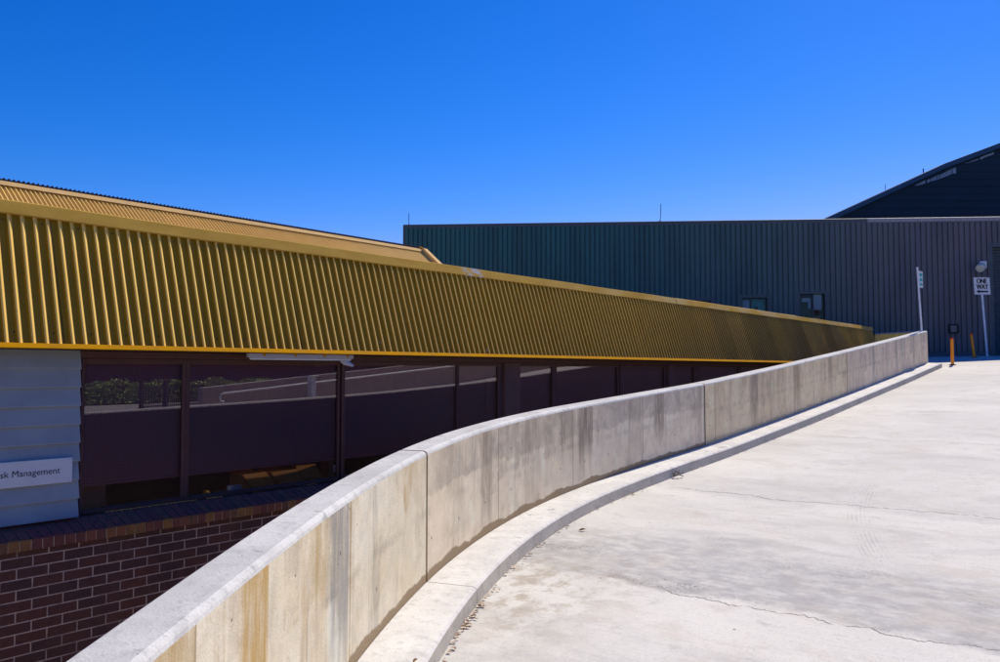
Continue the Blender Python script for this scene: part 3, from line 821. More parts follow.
# flat roof, end and rear walls
mb = MB()
poly = [(S0, 7.6), (28.35, 7.6), (28.35, 8.4), (15.4, 15.6), (15.4, 21), (S0, 21)]
o_ = (5.9, 9.2, 7.655, 7.83)      # invented roof slot, added to let sun in on the ledge and boxes
for a0, a1, b0, b1 in ((S0, o_[0], 7.6, 8.4), (o_[1], 28.35, 7.6, 8.4), (o_[0], o_[1], 7.6, o_[2]), (o_[0], o_[1], o_[3], 8.4)):
    mb.quad([F(a0, b0, 1.30), F(a1, b0, 1.30), F(a1, b1, 1.30), F(a0, b1, 1.30)])
mb.quad([F(a, b, 1.30) for a, b in [(S0, 8.4), (28.35, 8.4), (15.4, 15.6), (15.4, 21), (S0, 21)]])
sk_ = MB(); sk_.quad([F(o_[0] - .05, o_[2] - .03, 1.32), F(o_[1] + .05, o_[2] - .03, 1.32), F(o_[1] + .05, o_[3] + .03, 1.32), F(o_[0] - .05, o_[3] + .03, 1.32)])
obj('added_roof_slot_pane', sk_, M['glass_dark'], B)
for (a, b), (c, d) in zip(poly[1:], poly[2:] + poly[:1]):
    mb.quad([F(a, b, 1.30), F(c, d, 1.30), F(c, d, -2.8), F(a, b, -2.8)])
mb.quad([F(28.35, 7.05, .18), F(28.35, 7.39, 1.29), F(28.35, 7.6, 1.29), F(28.35, 7.6, -2.8), F(28.35, 7.34, -2.8), F(28.35, 7.34, .18)])
mb.quad([F(S0, 7.05, .18), F(S0, 7.39, 1.29), F(S0, 7.6, 1.29), F(S0, 7.6, -2.8), F(S0, 7.34, -2.8), F(S0, 7.34, .18)])
obj('flat_roof', mb, M['soffit'], B)
# raised rear roof with ribbed gold slope
mb = MB(); UT = (15.0, 3.115); UB = (12.73, 1.302); ln = math.hypot(UT[0] - UB[0], UT[1] - UB[1]); UN = (-(UT[1] - UB[1]) / ln, (UT[0] - UB[0]) / ln)
U0, U1 = -7.0, 15.22; pit = .0765; s = U0; pb = []; pt = []; ub = []; ut = []
while s < U1:
    for j in range(6):
        a = s + pit * j / 6; h = .018 * math.cos(2 * math.pi * j / 6)
        pb.append(F(a, UB[0] + UN[0] * h, UB[1] + UN[1] * h)); pt.append(F(a, UT[0] + UN[0] * h, UT[1] + UN[1] * h)); ub.append((a, 0)); ut.append((a, 1.5))
    s += pit
mb.grid([pb, pt], 0, [ub, ut]); obj('rear_roof_slope', mb, M['gold_band'], B)
mb = MB()
pr = [(14.98, 3.065), (14.88, 3.069), (14.945, 3.150), (15.05, 3.152)]
for p0, p1 in zip(pr, pr[1:]): mb.quad([F(U0, *p0), F(U1 + .02, *p0), F(U1 + .02, *p1), F(U0, *p1)])
o = [(12.60, 1.36), (14.93, 3.22), (15.10, 3.22), (15.10, 3.08), (14.95, 3.06), (12.66, 1.30)]
for sg, rv in ((U1 - .02, 0), (U1 + .12, 1)):
    r = [F(sg, a - .05, b - .06) for a, b in o]; mb.quad(r[::-1] if rv else r)
for p0, p1 in zip(o, o[1:] + o[:1]):
    mb.quad([F(U1 - .02, p0[0] - .05, p0[1] - .06), F(U1 + .12, p0[0] - .05, p0[1] - .06), F(U1 + .12, p1[0] - .05, p1[1] - .06), F(U1 - .02, p1[0] - .05, p1[1] - .06)])
obj('roof_edge_trim', mb, M['pale_trim'], B)
mb = MB(); ra = []; rb = []; rc = []; s = U0
while s < U1 - .05:
    for j in range(6):
        a = s + pit * j / 6; h = .020 * math.cos(2 * math.pi * j / 6)
        ra.append(F(a, 14.95, 3.185 + h)); rb.append(F(a, 19.5, 3.05 + h)); rc.append(F(a, 14.95, 3.153))
    s += pit
mb.grid([rc, ra], 0, None, False); mb.grid([ra, rb]); obj('corrugated_roof', mb, M['roof_brown'], B)
mb = MB(); mb.box(F, U1 - .10, U1 + .05, 14.94, 19.5, 3.10, 3.20, 0, .01); obj('ridge_end_cap', mb, M['lip'], B)
mb = MB(); mb.quad([F(U1, 12.8, 1.3), F(U1, 15, 3.1), F(U1, 19.5, 3.05), F(U1, 19.5, 1.3)]); mb.quad([F(U0, 12.8, 1.3), F(U0, 15, 3.1), F(U0, 19.5, 3.05), F(U0, 19.5, 1.3)])
mb.quad([F(U0, 19.5, 3.05), F(U1, 19.5, 3.05), F(U1, 19.5, 1.3), F(U0, 19.5, 1.3)]); obj('gable_wall', mb, M['gold_band'], B)
# low return fascia past the far end
mb = MB()
A0 = Vector((12.25, 26.65)); A1 = Vector((14.0, 26.9)); dd = (A1 - A0).normalized()
for i in range(17):
    a = i * .1
    for (p, q_) in (((0, 0), (.05, 0)), ((.05, 0), (.065, .02)), ((.065, .02), (.085, .02)), ((.085, .02), (.1, 0))):
        f = lambda t, h, z: W(A0.x + dd.x * (a + t) + dd.y * h, A0.y + dd.y * (a + t) - dd.x * h, z)
        mb.quad([f(p[0], p[1], -.3), f(q_[0], q_[1], -.3), f(q_[0], q_[1] - .1, 1.16 + .06 * a), f(p[0], p[1] - .1, 1.16 + .06 * a)], 0, [(a, 0), (a + .05, 0), (a + .05, 1), (a, 1)])
for i in range(2):
    f = lambda t, b, z: W(A0.x + dd.x * t - dd.y * b, A0.y + dd.y * t + dd.x * b, z)
mb.quad([f(0, .06, 1.16), f(1.72, .06, 1.265), f(1.72, .09, 1.30), f(0, .09, 1.195)], 1); mb.quad([f(0, .09, 1.195), f(1.72, .09, 1.30), f(1.72, .6, 1.30), f(0, .6, 1.195)], 1)
mb.quad([f(0, .6, 1.195), f(1.72, .6, 1.30), f(1.72, .6, -2.8), f(0, .6, -2.8)], 0); mb.quad([f(1.72, .05, 1.26), f(1.72, .6, 1.30), f(1.72, .6, -2.8), f(1.72, .05, -2.8)], 0)
obj('return_fascia', mb, [M['gold'], M['grey_cap']], B)


# ------------------------------------------------------------------ text helper
def text_mesh(body, size, font_w=1.0):
    cu = bpy.data.curves.new('lettering', 'FONT'); cu.body = body; cu.size = size; cu.align_x = 'CENTER'; cu.align_y = 'CENTER'; cu.resolution_u = 3
    cu.extrude = .0006
    t = bpy.data.objects.new('lettering', cu); COL.objects.link(t)
    dg = bpy.context.evaluated_depsgraph_get(); dg.update()
    me = bpy.data.meshes.new_from_object(t.evaluated_get(dg))
    vs = [v.co.copy() for v in me.vertices]; fs = [tuple(p.vertices) for p in me.polygons]
    bpy.data.objects.remove(t); bpy.data.curves.remove(cu); bpy.data.meshes.remove(me)
    return vs, fs


def add_text(mb, body, size, fn, sx=1.0, bold=0.0, mi=0, right=False):
    vs, fs = text_mesh(body, size)
    if right:
        mx = max(v.x for v in vs)
        for v in vs: v.x -= mx
    for dx in ((0,) if not bold else (-bold, 0, bold)):
        b = len(mb.v)
        mb.v += [fn(v.x * sx + dx, v.y, v.z + abs(dx) * .01) for v in vs]
        for f in fs:
            mb.f.append(tuple(b + i for i in f)); mb.m.append(mi); mb.sm.append(False); mb.uv.append([(0, 0)] * len(f))


# sign on the boards (end of its wording reads "sk Management")
sg = thing('wall_sign', 'white name sign with black lettering screwed to the blue-grey boards', 'sign', F(2.79, 7.27, -.95))
mb = MB(); mb.box(F, 2.405, 3.172, 7.256, 7.268, -.950, -.742, 0, .002); obj('sign_plate', mb, M['white'], sg)
mb = MB(); add_text(mb, 'Risk Management', .0735, lambda x, y, z: F(3.072 + x, 7.2552 - z, -.845 + y), right=True); obj('lettering', mb, M['black'], sg)
for a in (2.425, 3.152):
    for c in (-.930, -.762):
        mb = MB(); mb.tube([F(a, 7.2565, c), F(a, 7.252, c)], .006, 10); obj('screw', mb, M['galv'], sg)

# strip light under the fascia
sl = thing('strip_light', 'long white strip light fixed under the gold fascia edge', 'light', F(5.52, 7.0, .10))
mb = MB(); mb.box(F, 4.74, 6.09, 7.030, 7.085, .1235, .1700, 0, .008); obj('housing', mb, M['lamp_body'], sl)
mb = MB(); mb.tube([F(4.77, 7.057, .114), F(6.06, 7.057, .114)], .012, 10); obj('tube', mb, M['white'], sl)
for a in (4.90, 5.28, 5.66, 5.98):
    mb = MB(); mb.box(F, a, a + .03, 7.024, 7.0295, .140, .1715, 0, .002); obj('clip', mb, M['lip'], sl)
se = thing('motion_sensor', 'small grey sensor hanging beside the end of the strip light', 'sensor', F(6.24, 7.12, .05))
mb = MB(); mb.tube([F(6.02, 7.12, .169), F(6.02, 7.12, .10)], .010, 8); obj('stem', mb, M['galv'], se)
mb = MB(); mb.tube([F(5.99, 7.13, .11), F(6.03, 7.10, .085), F(6.10, 7.05, .045)], [.028, .036, .012], 10); obj('sensor_head', mb, M['paper'], se)


# things on the ledge behind the glass
def carton(c, w, d, h, rot, label, flaps):
    t = thing('cardboard_box', label, 'box', F(c[0], c[1], -1.297), 'open cardboard boxes on the window ledge')
    ca, sa = math.cos(rot), math.sin(rot)
    f = lambda a, b, z: F(c[0] + a * ca - b * sa, c[1] + a * sa + b * ca, -1.297 + z)
    mb = MB(); th_ = .006
    mb.box(f, -w / 2, w / 2, -d / 2, -d / 2 + th_, 0, h); mb.box(f, -w / 2, w / 2, d / 2 - th_, d / 2, 0, h)
    mb.box(f, -w / 2, -w / 2 + th_, -d / 2 + th_ + .001, d / 2 - th_ - .001, 0, h); mb.box(f, w / 2 - th_, w / 2, -d / 2 + th_ + .001, d / 2 - th_ - .001, 0, h)
    mb.quad([f(-w / 2, -d / 2, .004), f(w / 2, -d / 2, .004), f(w / 2, d / 2, .004), f(-w / 2, d / 2, .004)])
    obj('carton_body', mb, M['card'], t)
    for kind, ang in flaps:
        mb = MB(); L = .20 if kind == 'f' else .11; co, si = math.cos(ang), math.sin(ang)
        if kind == 'f': q = [f(-w / 2, -d / 2, h), f(w / 2, -d / 2, h), f(w / 2 - .01, -d / 2 - L * co, h + L * si), f(-w / 2 + .01, -d / 2 - L * co, h + L * si)]
        if kind == 'b': q = [f(-w / 2, d / 2, h), f(w / 2, d / 2, h), f(w / 2 - .01, d / 2 + L * co, h + L * si), f(-w / 2 + .01, d / 2 + L * co, h + L * si)]
        if kind == 'r': q = [f(w / 2, -d / 2, h), f(w / 2, d / 2, h), f(w / 2 + L * co, d / 2 - .01, h + L * si), f(w / 2 + L * co, -d / 2 + .01, h + L * si)]
        if kind == 'l': q = [f(-w / 2, -d / 2, h), f(-w / 2, d / 2, h), f(-w / 2 - L * co, d / 2 - .01, h + L * si), f(-w / 2 - L * co, -d / 2 + .01, h + L * si)]
        mb.quad(q); obj('flap', mb, M['card_in'], t)


carton((5.17, 7.66), .32, .20, .20, .12, 'open cardboard box leftmost on the window ledge, beside the grey folded card', [('b', 1.5), ('f', -.72), ('r', -.9)])
carton((5.57, 7.69), .36, .22, .19, .05, 'open cardboard box in the middle on the window ledge, between two others', [('b', 1.4), ('f', -.8), ('r', -1.0)])
carton((5.90, 7.72), .27, .22, .22, -.08, 'open cardboard box rightmost and tallest on the window ledge', [('b', 1.5), ('f', -.75), ('l', -.7)])
mb = MB()
for a0, a1 in ((4.86, 5.06),):
    pr = [(7.52, -1.296), (7.565, -1.196), (7.61, -1.296)]
    for p0, p1 in zip(pr, pr[1:]):
        mb.quad([F(a0, *p0), F(a1, *p0), F(a1, *p1), F(a0, *p1)])
tag(obj('folded_card', mb, M['paper'], origin=F(4.96, 7.565, -1.297)), 'grey folded card standing on the window ledge beside a cardboard box', 'card')
mb = MB(); c = F(4.63, 7.58, -1.255); rw = []
for i in range(9):
    ph = math.pi * i / 8; rw.append([c + Vector((math.sin(ph) * math.cos(2 * math.pi * j / 14) * .041, math.sin(ph) * math.sin(2 * math.pi * j / 14) * .041, -math.cos(ph) * .041)) for j in range(15)])
mb.grid(rw)
bl = thing('orange_ball', 'small orange ball on the window ledge left of the grey card', 'ball', F(4.63, 7.58, -1.297)); obj('ball_body', mb, M['orange_ball'], bl)
mb = MB(); mb.tube([c + Vector((0, 0, .039)), c + Vector((.004, 0, .052))], .005, 6); obj('valve', mb, M['black'], bl)
dv = thing('desk_gadget', 'small grey device on the window ledge right of the boxes', 'device', F(6.29, 7.6, -1.297))
mb = MB(); mb.box(F, 6.22, 6.36, 7.56, 7.66, -1.296, -1.275, 0, .004); obj('stand_base', mb, M['black'], dv)
mb = MB(); mb.tube([F(6.29, 7.61, -1.275), F(6.29, 7.62, -1.20)], .012, 8); obj('stem', mb, M['black'], dv)
mb = MB(); mb.box(F, 6.19, 6.37, 7.60, 7.63, -1.20, -1.12, 0, .006); obj('screen', mb, M['grey_sheet'], dv)

# ------------------------------------------------------------------ green shed
GS = thing('green_shed', 'long dark green corrugated metal shed behind the ramp', 'building', G(10, 0, -2.8))


def gtop(a): return 5.48 + (5.255 - 5.48) * a / 23.8 if a > 5 else 5.477 + .0 * a


def gtopz(a): return 5.485 - .0098 * a


PIT = .18
OPEN = [(10.62, 11.34, 1.3, 2.52), (12.42, 13.32, 1.2, 2.60), (14.40, 15.30, 1.2, 2.72), (20.88, 23.58, .3, 4.26)]
mb = MB(); a = 0.0
gp = [(0, 0), (.03, 0), (.05, .028), (.115, .028), (.135, 0), (.18, 0)]
gp = [(0, .0), (.012, .042), (.030, .046), (.118, .046), (.136, .042), (.148, 0), (.18, 0)]
while a < 40:
    iv = [(-2.8, gtopz(a))]
    for (o0, o1, z0, z1) in OPEN:
        if o0 - .01 < a < o1 - .01: iv = [(-2.8, z0), (z1, gtopz(a))]
    for (z0, z1) in iv:
        lo = [G(a + t, h, z0) for t, h in gp]; hi = [G(a + t, h, z1) for t, h in gp]
        mb.grid([lo, hi], 0, None, False)
    a += PIT
obj('ribbed_wall', mb, M['green'], GS)
mb = MB()
for i in range(40):
    a = i * 1.0
    z = gtopz(a); z2 = gtopz(a + 1)
mb = MB(); mb2 = MB()
for tgt, a0, a1 in ((mb, -.06, 16.75), (mb2, 16.755, 40)):
    z0, z1 = gtopz(a0), gtopz(a1)
    pr = [(.045, -.11), (.052, .03), (.0, .045), (-.35, .03)]
    for p0, p1 in zip(pr, pr[1:]):
        tgt.quad([G(a0, p0[0], z0 + p0[1]), G(a1, p0[0], z1 + p0[1]), G(a1, p1[0], z1 + p1[1]), G(a0, p1[0], z0 + p1[1])])
    tgt.quad([G(a0, p[0], z0 + p[1]) for p in pr])
obj('parapet_capping', mb, M['green_trim'], GS)
obj('parapet_capping', mb2, M['grey_cap'], GS)['label'] = 'pale grey stretch of capping'
mb = MB(); mb.quad([G(0, 0, 5.47), G(40, 0, 5.08), G(40, -16, 5.08), G(0, -16, 5.47)])
mb.quad([G(0, 0, -2.8), G(0, 0, 5.47), G(0, -16, 5.47), G(0, -16, -2.8)]); mb.quad([G(40, 0, -2.8), G(40, 0, 5.08), G(40, -16, 5.08), G(40, -16, -2.8)])
mb.quad([G(0, -16, -2.8), G(40, -16, -2.8), G(40, -16, 5.08), G(0, -16, 5.47)]); obj('shed_roof', mb, M['green_trim'], GS)
mb = MB(); mb.box(G, -.06, .02, -.05, .055, -2.8, 5.38); obj('corner_flashing', mb, M['green_trim'], GS)


def gwin(o, items, muls):
    a0, a1, z0, z1 = o; mb = MB()
    fw = .13
    mb.box(G, a0 - fw, a0 + .02, -.12, .05, z0 - .1, z1 + .10, 0, .006); mb.box(G, a1 - .02, a1 + fw, -.12, .05, z0 - .1, z1 + .10, 0, .006)
    mb.box(G, a0 + .021, a1 - .021, -.12, .048, z1 - .02, z1 + .10, 0, .006); mb.box(G, a0 + .021, a1 - .021, -.12, .048, z0 - .1, z0 + .02, 0, .006)
    for mm in muls: mb.box(G, mm - .015, mm + .015, -.10, -.05, z0 + .021, z1 - .021)
    w = obj('shed_window', mb, M['win_frame'], GS)
    g = MB(); g.quad([G(a0, -.08, z0), G(a1, -.08, z0), G(a1, -.08, z1), G(a0, -.08, z1)]); obj('pane', g, M['glass_dark'], w)
    bk = MB(); bk.box(G, a0 - .1, a1 + .1, -1.2, -.9, z0 - .1, z1 + .1)
    for (x0, x1, y0, y1, mi, dp) in items: bk.box(G, x0, x1, -dp - .02, -dp, y0, y1, mi)  # sheets modelled inside stand in for shapes reflected in the pane
    obj('interior_and_reflected_shapes', bk, [M['black'], M['grey_sheet'], M['teal'], M['card_in'], M['black']], w)


gwin(OPEN[0], [(10.7, 11.1, 1.6, 2.4, 1, .3)], [11.0])
gwin(OPEN[1], [(12.47, 12.72, 1.5, 2.52, 1, .2), (12.80, 13.28, 1.3, 2.56, 2, .35), (12.88, 13.0, 1.9, 2.3, 4, .15), (12.72, 12.85, 1.6, 2.0, 1, .25)], [12.76])
gwin(OPEN[2], [(14.95, 15.22, 2.15, 2.70, 1, .2), (14.55, 14.85, 2.44, 2.58, 1, .25), (14.76, 14.85, 2.2, 2.44, 1, .25), (14.5, 14.85, 1.25, 1.75, 1, .3), (15.0, 15.2, 1.3, 1.9, 3, .4), (14.9, 15.2, 1.25, 1.5, 1, .2)], [14.88])
# big doorway at the right edge
mb = MB(); o = OPEN[3]
mb.box(G, o[0] - .14, o[0] - .002, -.3, .05, -.2, o[3] + .16, 0, .01); mb.box(G, o[1] + .002, o[1] + .14, -.3, .05, -.2, o[3] + .16, 0, .01); mb.box(G, o[0] - .001, o[1] + .001, -.3, .048, o[3] + .002, o[3] + .16, 0, .01)
dr = obj('doorway', mb, M['green_trim'], GS)
mb = MB(); z = .3
while z < o[3]:
    mb.quad([G(o[0], -.24, z), G(o[1], -.24, z), G(o[1], -.21, z + .05), G(o[0], -.21, z + .05)]); mb.quad([G(o[0], -.21, z + .05), G(o[1], -.21, z + .05), G(o[1], -.24, z + .1), G(o[0], -.24, z + .1)]); z += .1
obj('roller_shutter', mb, M['green_trim'], dr)
mb = MB(); mb.box(G, 0, 20.74, .031, .09, -.5, .62, 0, .01); mb.box(G, 23.72, 40, .031, .09, -.5, .62, 0, .01); obj('footing', mb, M['green_trim'], GS)

# vent box and floodlight on the shed wall
vb = thing('wall_vent', 'small dark square vent box low on the green shed wall', 'vent', G(19.24, .05, 1.3))
mb = MB(); a0, a1, z0, z1 = 19.36, 19.68, 1.27, 1.59
for bx_ in ((a0, a1, z0, z0 + .05), (a0, a1, z1 - .05, z1), (a0, a0 + .05, z0 + .051, z1 - .051), (a1 - .05, a1, z0 + .051, z1 - .051)): mb.box(G, bx_[0], bx_[1], .031, .14, bx_[2], bx_[3], 0, .006)
obj('vent_frame', mb, M['black'], vb)
mb = MB()
for i in range(6): mb.quad([G(a0 + .05, .06, z0 + .05 + i * .036), G(a1 - .05, .06, z0 + .05 + i * .036), G(a1 - .05, .11, z0 + .08 + i * .036), G(a0 + .05, .11, z0 + .08 + i * .036)])
obj('vent_slats', mb, M['grey_sheet'], vb)
fl = thing('flood_light', 'cream white floodlight bracketed high on the green shed wall', 'light', G(20.3, .03, 3.5))
ac = 20.36
mb = MB(); mb.box(G, ac + .06, ac + .27, .031, .16, 3.52, 3.76, 0, .01); obj('control_box', mb, M['white'], fl)
mb = MB(); mb.tube([G(ac + .1, .15, 3.62), G(ac + .02, .30, 3.60), G(ac - .06, .40, 3.55)], .022, 8); obj('bracket_arm', mb, M['galv'], fl)
mb = MB(); mb.tube([G(ac + .06, .36, 3.60), G(ac + .0, .42, 3.56), G(ac - .08, .50, 3.50), G(ac - .14, .56, 3.45)], [.05, .12, .15, .13], 16); obj('lamp_head', mb, plain('cream_plastic', (.72, .66, .50), .5), fl)

# roof antennas
def antenna(p, h, lean, label, r=.012):
    t = thing('antenna', label, 'antenna', p, 'thin antennas on the rooflines')
    mb = MB(); mb.tube([p - Vector((0, 0, .4)), p + Vector((lean, 0, h))], r, 6); obj('mast', mb, M['black'], t)
    mb = MB(); mb.tube([p - Vector((0, 0, .08)), p + Vector((0, 0, .06))], r * 2.2, 8); obj('mast_clamp', mb, M['black'], t)


antenna(G(.13, -.1, 5.50), .50, 0, 'thin antenna at the far left corner of the green shed roof')
antenna(G(9.55, -.1, 5.42), .68, .05, 'tall thin antenna midway along the green shed roof')
antenna(G(15.75, -.1, 5.34), .12, 0, 'short stub antenna where the dark arena meets the shed roof')

# ------------------------------------------------------------------ dark arena behind
AR = thing('dark_arena', 'huge dark blue black arena with sloping roof edge behind the shed', 'building', W(40, 50, -2.8))
ed = [(19.4, 8.95), (22.67, 10.45), (25.0, 11.52), (27.3, 12.58), (30.5, 13.78), (36, 15.7), (43, 17.4), (52, 18.6), (62, 18.4), (74, 16.5), (86, 13)]
mb = MB()
for (a, za), (b, zb_) in zip(ed, ed[1:]):
    mb.quad([W(a, 50, -2.8), W(b, 50, -2.8), W(b, 50, zb_), W(a, 50, za)])
    mb.quad([W(a, 50, za), W(b, 50, zb_), W(b, 95, zb_), W(a, 95, za)])
mb.quad([W(19.4, 50, -2.8), W(19.4, 50, 8.95), W(19.4, 95, 8.95), W(19.4, 95, -2.8)]); mb.quad([W(86, 50, -2.8), W(86, 50, 13), W(86, 95, 13), W(86, 95, -2.8)])
obj('arena_wall', mb, M['stadium'], AR)
mb = MB()
for (a, za), (b, zb_) in zip(ed, ed[1:]):
    pr = [(49.7, -.22), (49.7, .08), (50.4, .12)]
    for p0, p1 in zip(pr, pr[1:]): mb.quad([W(a, p0[0], za + p0[1]), W(b, p0[0], zb_ + p0[1]), W(b, p1[0], zb_ + p1[1]), W(a, p1[0], za + p1[1])])
    mb.quad([W(a, 49.7, za - .22), W(b, 49.7, zb_ - .22), W(b, 50, zb_ - .24), W(a, 50, za - .24)])
obj('roof_edge', mb, M['stadium_edge'], AR)


def pxw(px, py, Y): return W((px - 500) / 820 * Y, Y, (370 - py) / 820 * Y)


for (x0, x1, b0, b1, t0, t1) in ((918.8, 929.6, 184.6, 181.4, 183.6, 178.0), (931.2, 934.4, 181, 180, 178.2, 176.8), (934.9, 941.4, 179.8, 177.9, 177.0, 173.4), (942.2, 943.6, 177.6, 177.2, 173.2, 172.4),
                                 (944.2, 956.4, 177.0, 172.2, 173.0, 166.6), (957.2, 960.9, 171.9, 171.2, 166.4, 165.2), (970.5, 984.0, 161.6, 157.6, 160.8, 156.2), (985.4, 999.6, 157.2, 151.6, 155.0, 149.4)):
    mb = MB(); nsl = max(2, int((b1 - t1) / .9))
    for i in range(nsl):
        f0, f1 = i / nsl, (i + .62) / nsl
        P0 = lambda f: (b0 + (t0 - b0) * f, b1 + (t1 - b1) * f)
        l0, r0 = P0(f0); l1, r1 = P0(f1)
        A_, B_, C_, D_ = pxw(x0, l0, 49.93), pxw(x1, r0, 49.93), pxw(x1, r1, 49.96), pxw(x0, l1, 49.96)
        mb.quad([A_, B_, C_, D_])
    obj('louvre', mb, M['louvre'], AR)
antenna(W(24.2, 51, 11.1), .55, 0, 'pale thin antenna on the sloping arena roof, lowest of the two', .016)
antenna(W(26.4, 50.6, 12.1), .45, 0, 'short dark antenna on the arena roof above the louvres', .035)

# ------------------------------------------------------------------ street furniture on the ramp
def bollard(X, Y, h, lean, label):
    z = zroad(X * DX + Y * DY); t = thing('bollard', label, 'bollard', W(X, Y, z), 'orange bollards at the top of the ramp')
    p = lambda k: W(X + lean * k, Y, z + h * k); r = .043
    mb = MB(); mb.tube([p(0), p(.93)], r, 16); obj('post', mb, M['bollard'], t)
    mb = MB(); mb.tube([p(.93), p(.98), p(1.0)], [r * 1.06, r * 1.06, r * .8], 16); obj('cap', mb, M['red'], t)
    mb = MB(); mb.tube([W(X, Y, z), W(X, Y, z + .02), W(X, Y, z + .03)], [.09, .09, .055], 16); obj('base_flange', mb, M['rust'], t)


bollard(12.93, 23.45, .79, 0, 'upright orange bollard standing nearer, just past the kerb end')
bollard(15.15, 26.2, .80, -.085, 'leaning orange bollard farther back near the green shed wall')

ow = thing('one_way_sign', 'white ONE WAY sign with left arrow on a grey pole', 'sign', W(16.16, 27.2, .48))
bX, bY = 16.16, 27.2
mb = MB(); mb.tube([W(bX, bY, zroad(bX * DX + bY * DY) - .05), W(bX - .15, bY, 3.05)], .035, 12); obj('pole', mb, M['galv'], ow)
ax_ = Vector((1, .03, 0)).normalized(); ay_ = Vector((-.045, 0, 1)).normalized() * -1; ay_ = -ay_; nz_ = Vector((.03, -1, 0)).normalized()
oc = W(bX - .137, bY - .045, 2.79)
fS = lambda x, y, z: oc + ax_ * x + Vector((-.045 * y, 0, y)) + nz_ * z
mb = MB(); mb.box(fS, -.272, .272, -.285, .285, -.004, .004, 0, .0) if False else mb.box(lambda a, b, c: fS(a, c, b), -.272, .272, -.004, .004, -.285, .285, 0, .002)
obj('sign_plate', mb, M['white'], ow)
mb = MB()
add_text(mb, 'ONE', .24, lambda x, y, z: fS(x, y + .155, .0062 + z), .70, .010)
add_text(mb, 'WAY', .24, lambda x, y, z: fS(x, y - .035, .0062 + z), .70, .010)
ar = [(-.21, -.185), (-.10, -.12), (-.10, -.158), (.19, -.158), (.19, -.212), (-.10, -.212), (-.10, -.25)]
mb.quad([fS(a, b, .006) for a, b in [(-.21, -.185), (-.10, -.25), (-.10, -.12)]]); mb.quad([fS(a, b, .0058) for a, b in [(-.101, -.212), (.19, -.212), (.19, -.158), (-.101, -.158)]])
obj('lettering', mb, M['black'], ow)
for zz in (.14, -.16):
    mb = MB(); mb.box(lambda a, b, c: fS(a, c, b), -.05, .05, -.07, -.0045, zz - .015, zz + .015); obj('bracket', mb, M['galv'], ow)

ps = thing('sign_post', 'slim grey post with narrow white blade sign at the end of the parapet', 'sign', F(25.35, 5.28, zb(25.35) + H))
p0 = F(25.35, 5.28, zb(25.35) + H - .02); p1 = p0 + Vector((-.085, 0, 1.80))
mb = MB(); mb.tube([p0, p1], .026, 12); obj('pole', mb, M['galv'], ps)
mb = MB(); mb.tube([p1, p1 + Vector((0, 0, .03))], .03, 12); obj('pole_cap', mb, M['galv'], ps)
mb = MB(); mb.tube([p0, p0 + Vector((0, 0, .03))], .07, 12); obj('base_plate', mb, M['galv'], ps)
bd = Vector((.72, .69, 0)).normalized(); bn = Vector((.69, -.72, 0)).normalized()
bo = p1 + Vector((.035, .0, -.32))
fB = lambda a, b, c: bo + bd * a + bn * b + Vector((0, 0, c))
mb = MB(); mb.box(fB, .0, .31, .0, .005, -.22, .25, 0, .001); obj('sign_plate', mb, M['white'], ps)
mb = MB()
for i, (c0, c1) in enumerate(((.10, .19), (-.04, .05), (-.16, -.09))): mb.box(fB, .05, .27, .0056, .0062, c0, c1)
obj('green_marking', mb, M['teal'], ps)

# ------------------------------------------------------------------ leaves in the gutter
mb = MB()


def leaf(mb, c, L, w, rz, tilt, curl):
    cr, sr = math.cos(rz), math.sin(rz)
    sh = [(-.5, 0), (-.25, .42), (.1, .5), (.5, 0), (.1, -.5), (-.25, -.42)]
    ps_ = []
    for a, b in sh:
        lx, ly = a * L, b * w; zz = abs(b) * w * curl + a * L * tilt
        ps_.append(c + Vector((lx * cr - ly * sr, lx * sr + ly * cr, zz + .004 + abs(tilt) * L * .5)))
    mb.quad([ps_[0], ps_[1], ps_[2], ps_[3]]); mb.quad([ps_[0], ps_[3], ps_[4], ps_[5]])


def gutter(sv, off):
    p = PATH[at_s(sv)]; X = p[0] + math.cos(p[2]) * (.372 + off); Y = p[1] - math.sin(p[2]) * (.372 + off)
    return W(X, Y, zroad(X * DX + Y * DY) + .004)


for i in range(130):
    sv = random.choice((random.gauss(3.6, .4), random.gauss(3.95, .22), random.uniform(2.3, 6.5), random.uniform(6, 16)))
    leaf(mb, gutter(sv, abs(random.gauss(.0, .022)) + .008), random.uniform(.015, .06), random.uniform(.010, .026), random.uniform(0, 6.3), random.uniform(-.3, .3), random.uniform(.2, 1.0))
struct(obj('leaf_litter', mb, M['litter']), 'stuff')
for X, Y, L, rz, lab in ((.756, 7.60, .075, .2, 'single dark brown dry leaf lying out on the ramp concrete'), (-.44, 4.35, .05, 1.1, 'single curled tan leaf lying on the kerb at the parapet foot')):
    mb = MB(); z = zroad(X * DX + Y * DY) if X > 0 else zb(X * DX + Y * DY)
    leaf(mb, W(X, Y, z + .002), L, L * .42, rz, .15, .9); tag(obj('dry_leaf', mb, M['dryleaf'], origin=W(X, Y, z)), lab, 'leaf')
tw = gutter(9.35, .05)
mb = MB(); mb.tube([tw + Vector((-.06, 0, .01)), tw + Vector((0, .01, .035)), tw + Vector((.07, .0, .015))], .006, 6); mb.tube([tw + Vector((0, .01, .035)), tw + Vector((.02, .0, .09))], .004, 6)
for k in range(5): leaf(mb, tw + Vector((random.uniform(-.06, .07), random.uniform(-.03, .03), random.uniform(.01, .06))), .06, .03, random.uniform(0, 6), .2, .8)
tag(obj('twig', mb, M['twig'], origin=tw), 'small brown twig with dead leaves in the gutter at the kerb', 'twig')

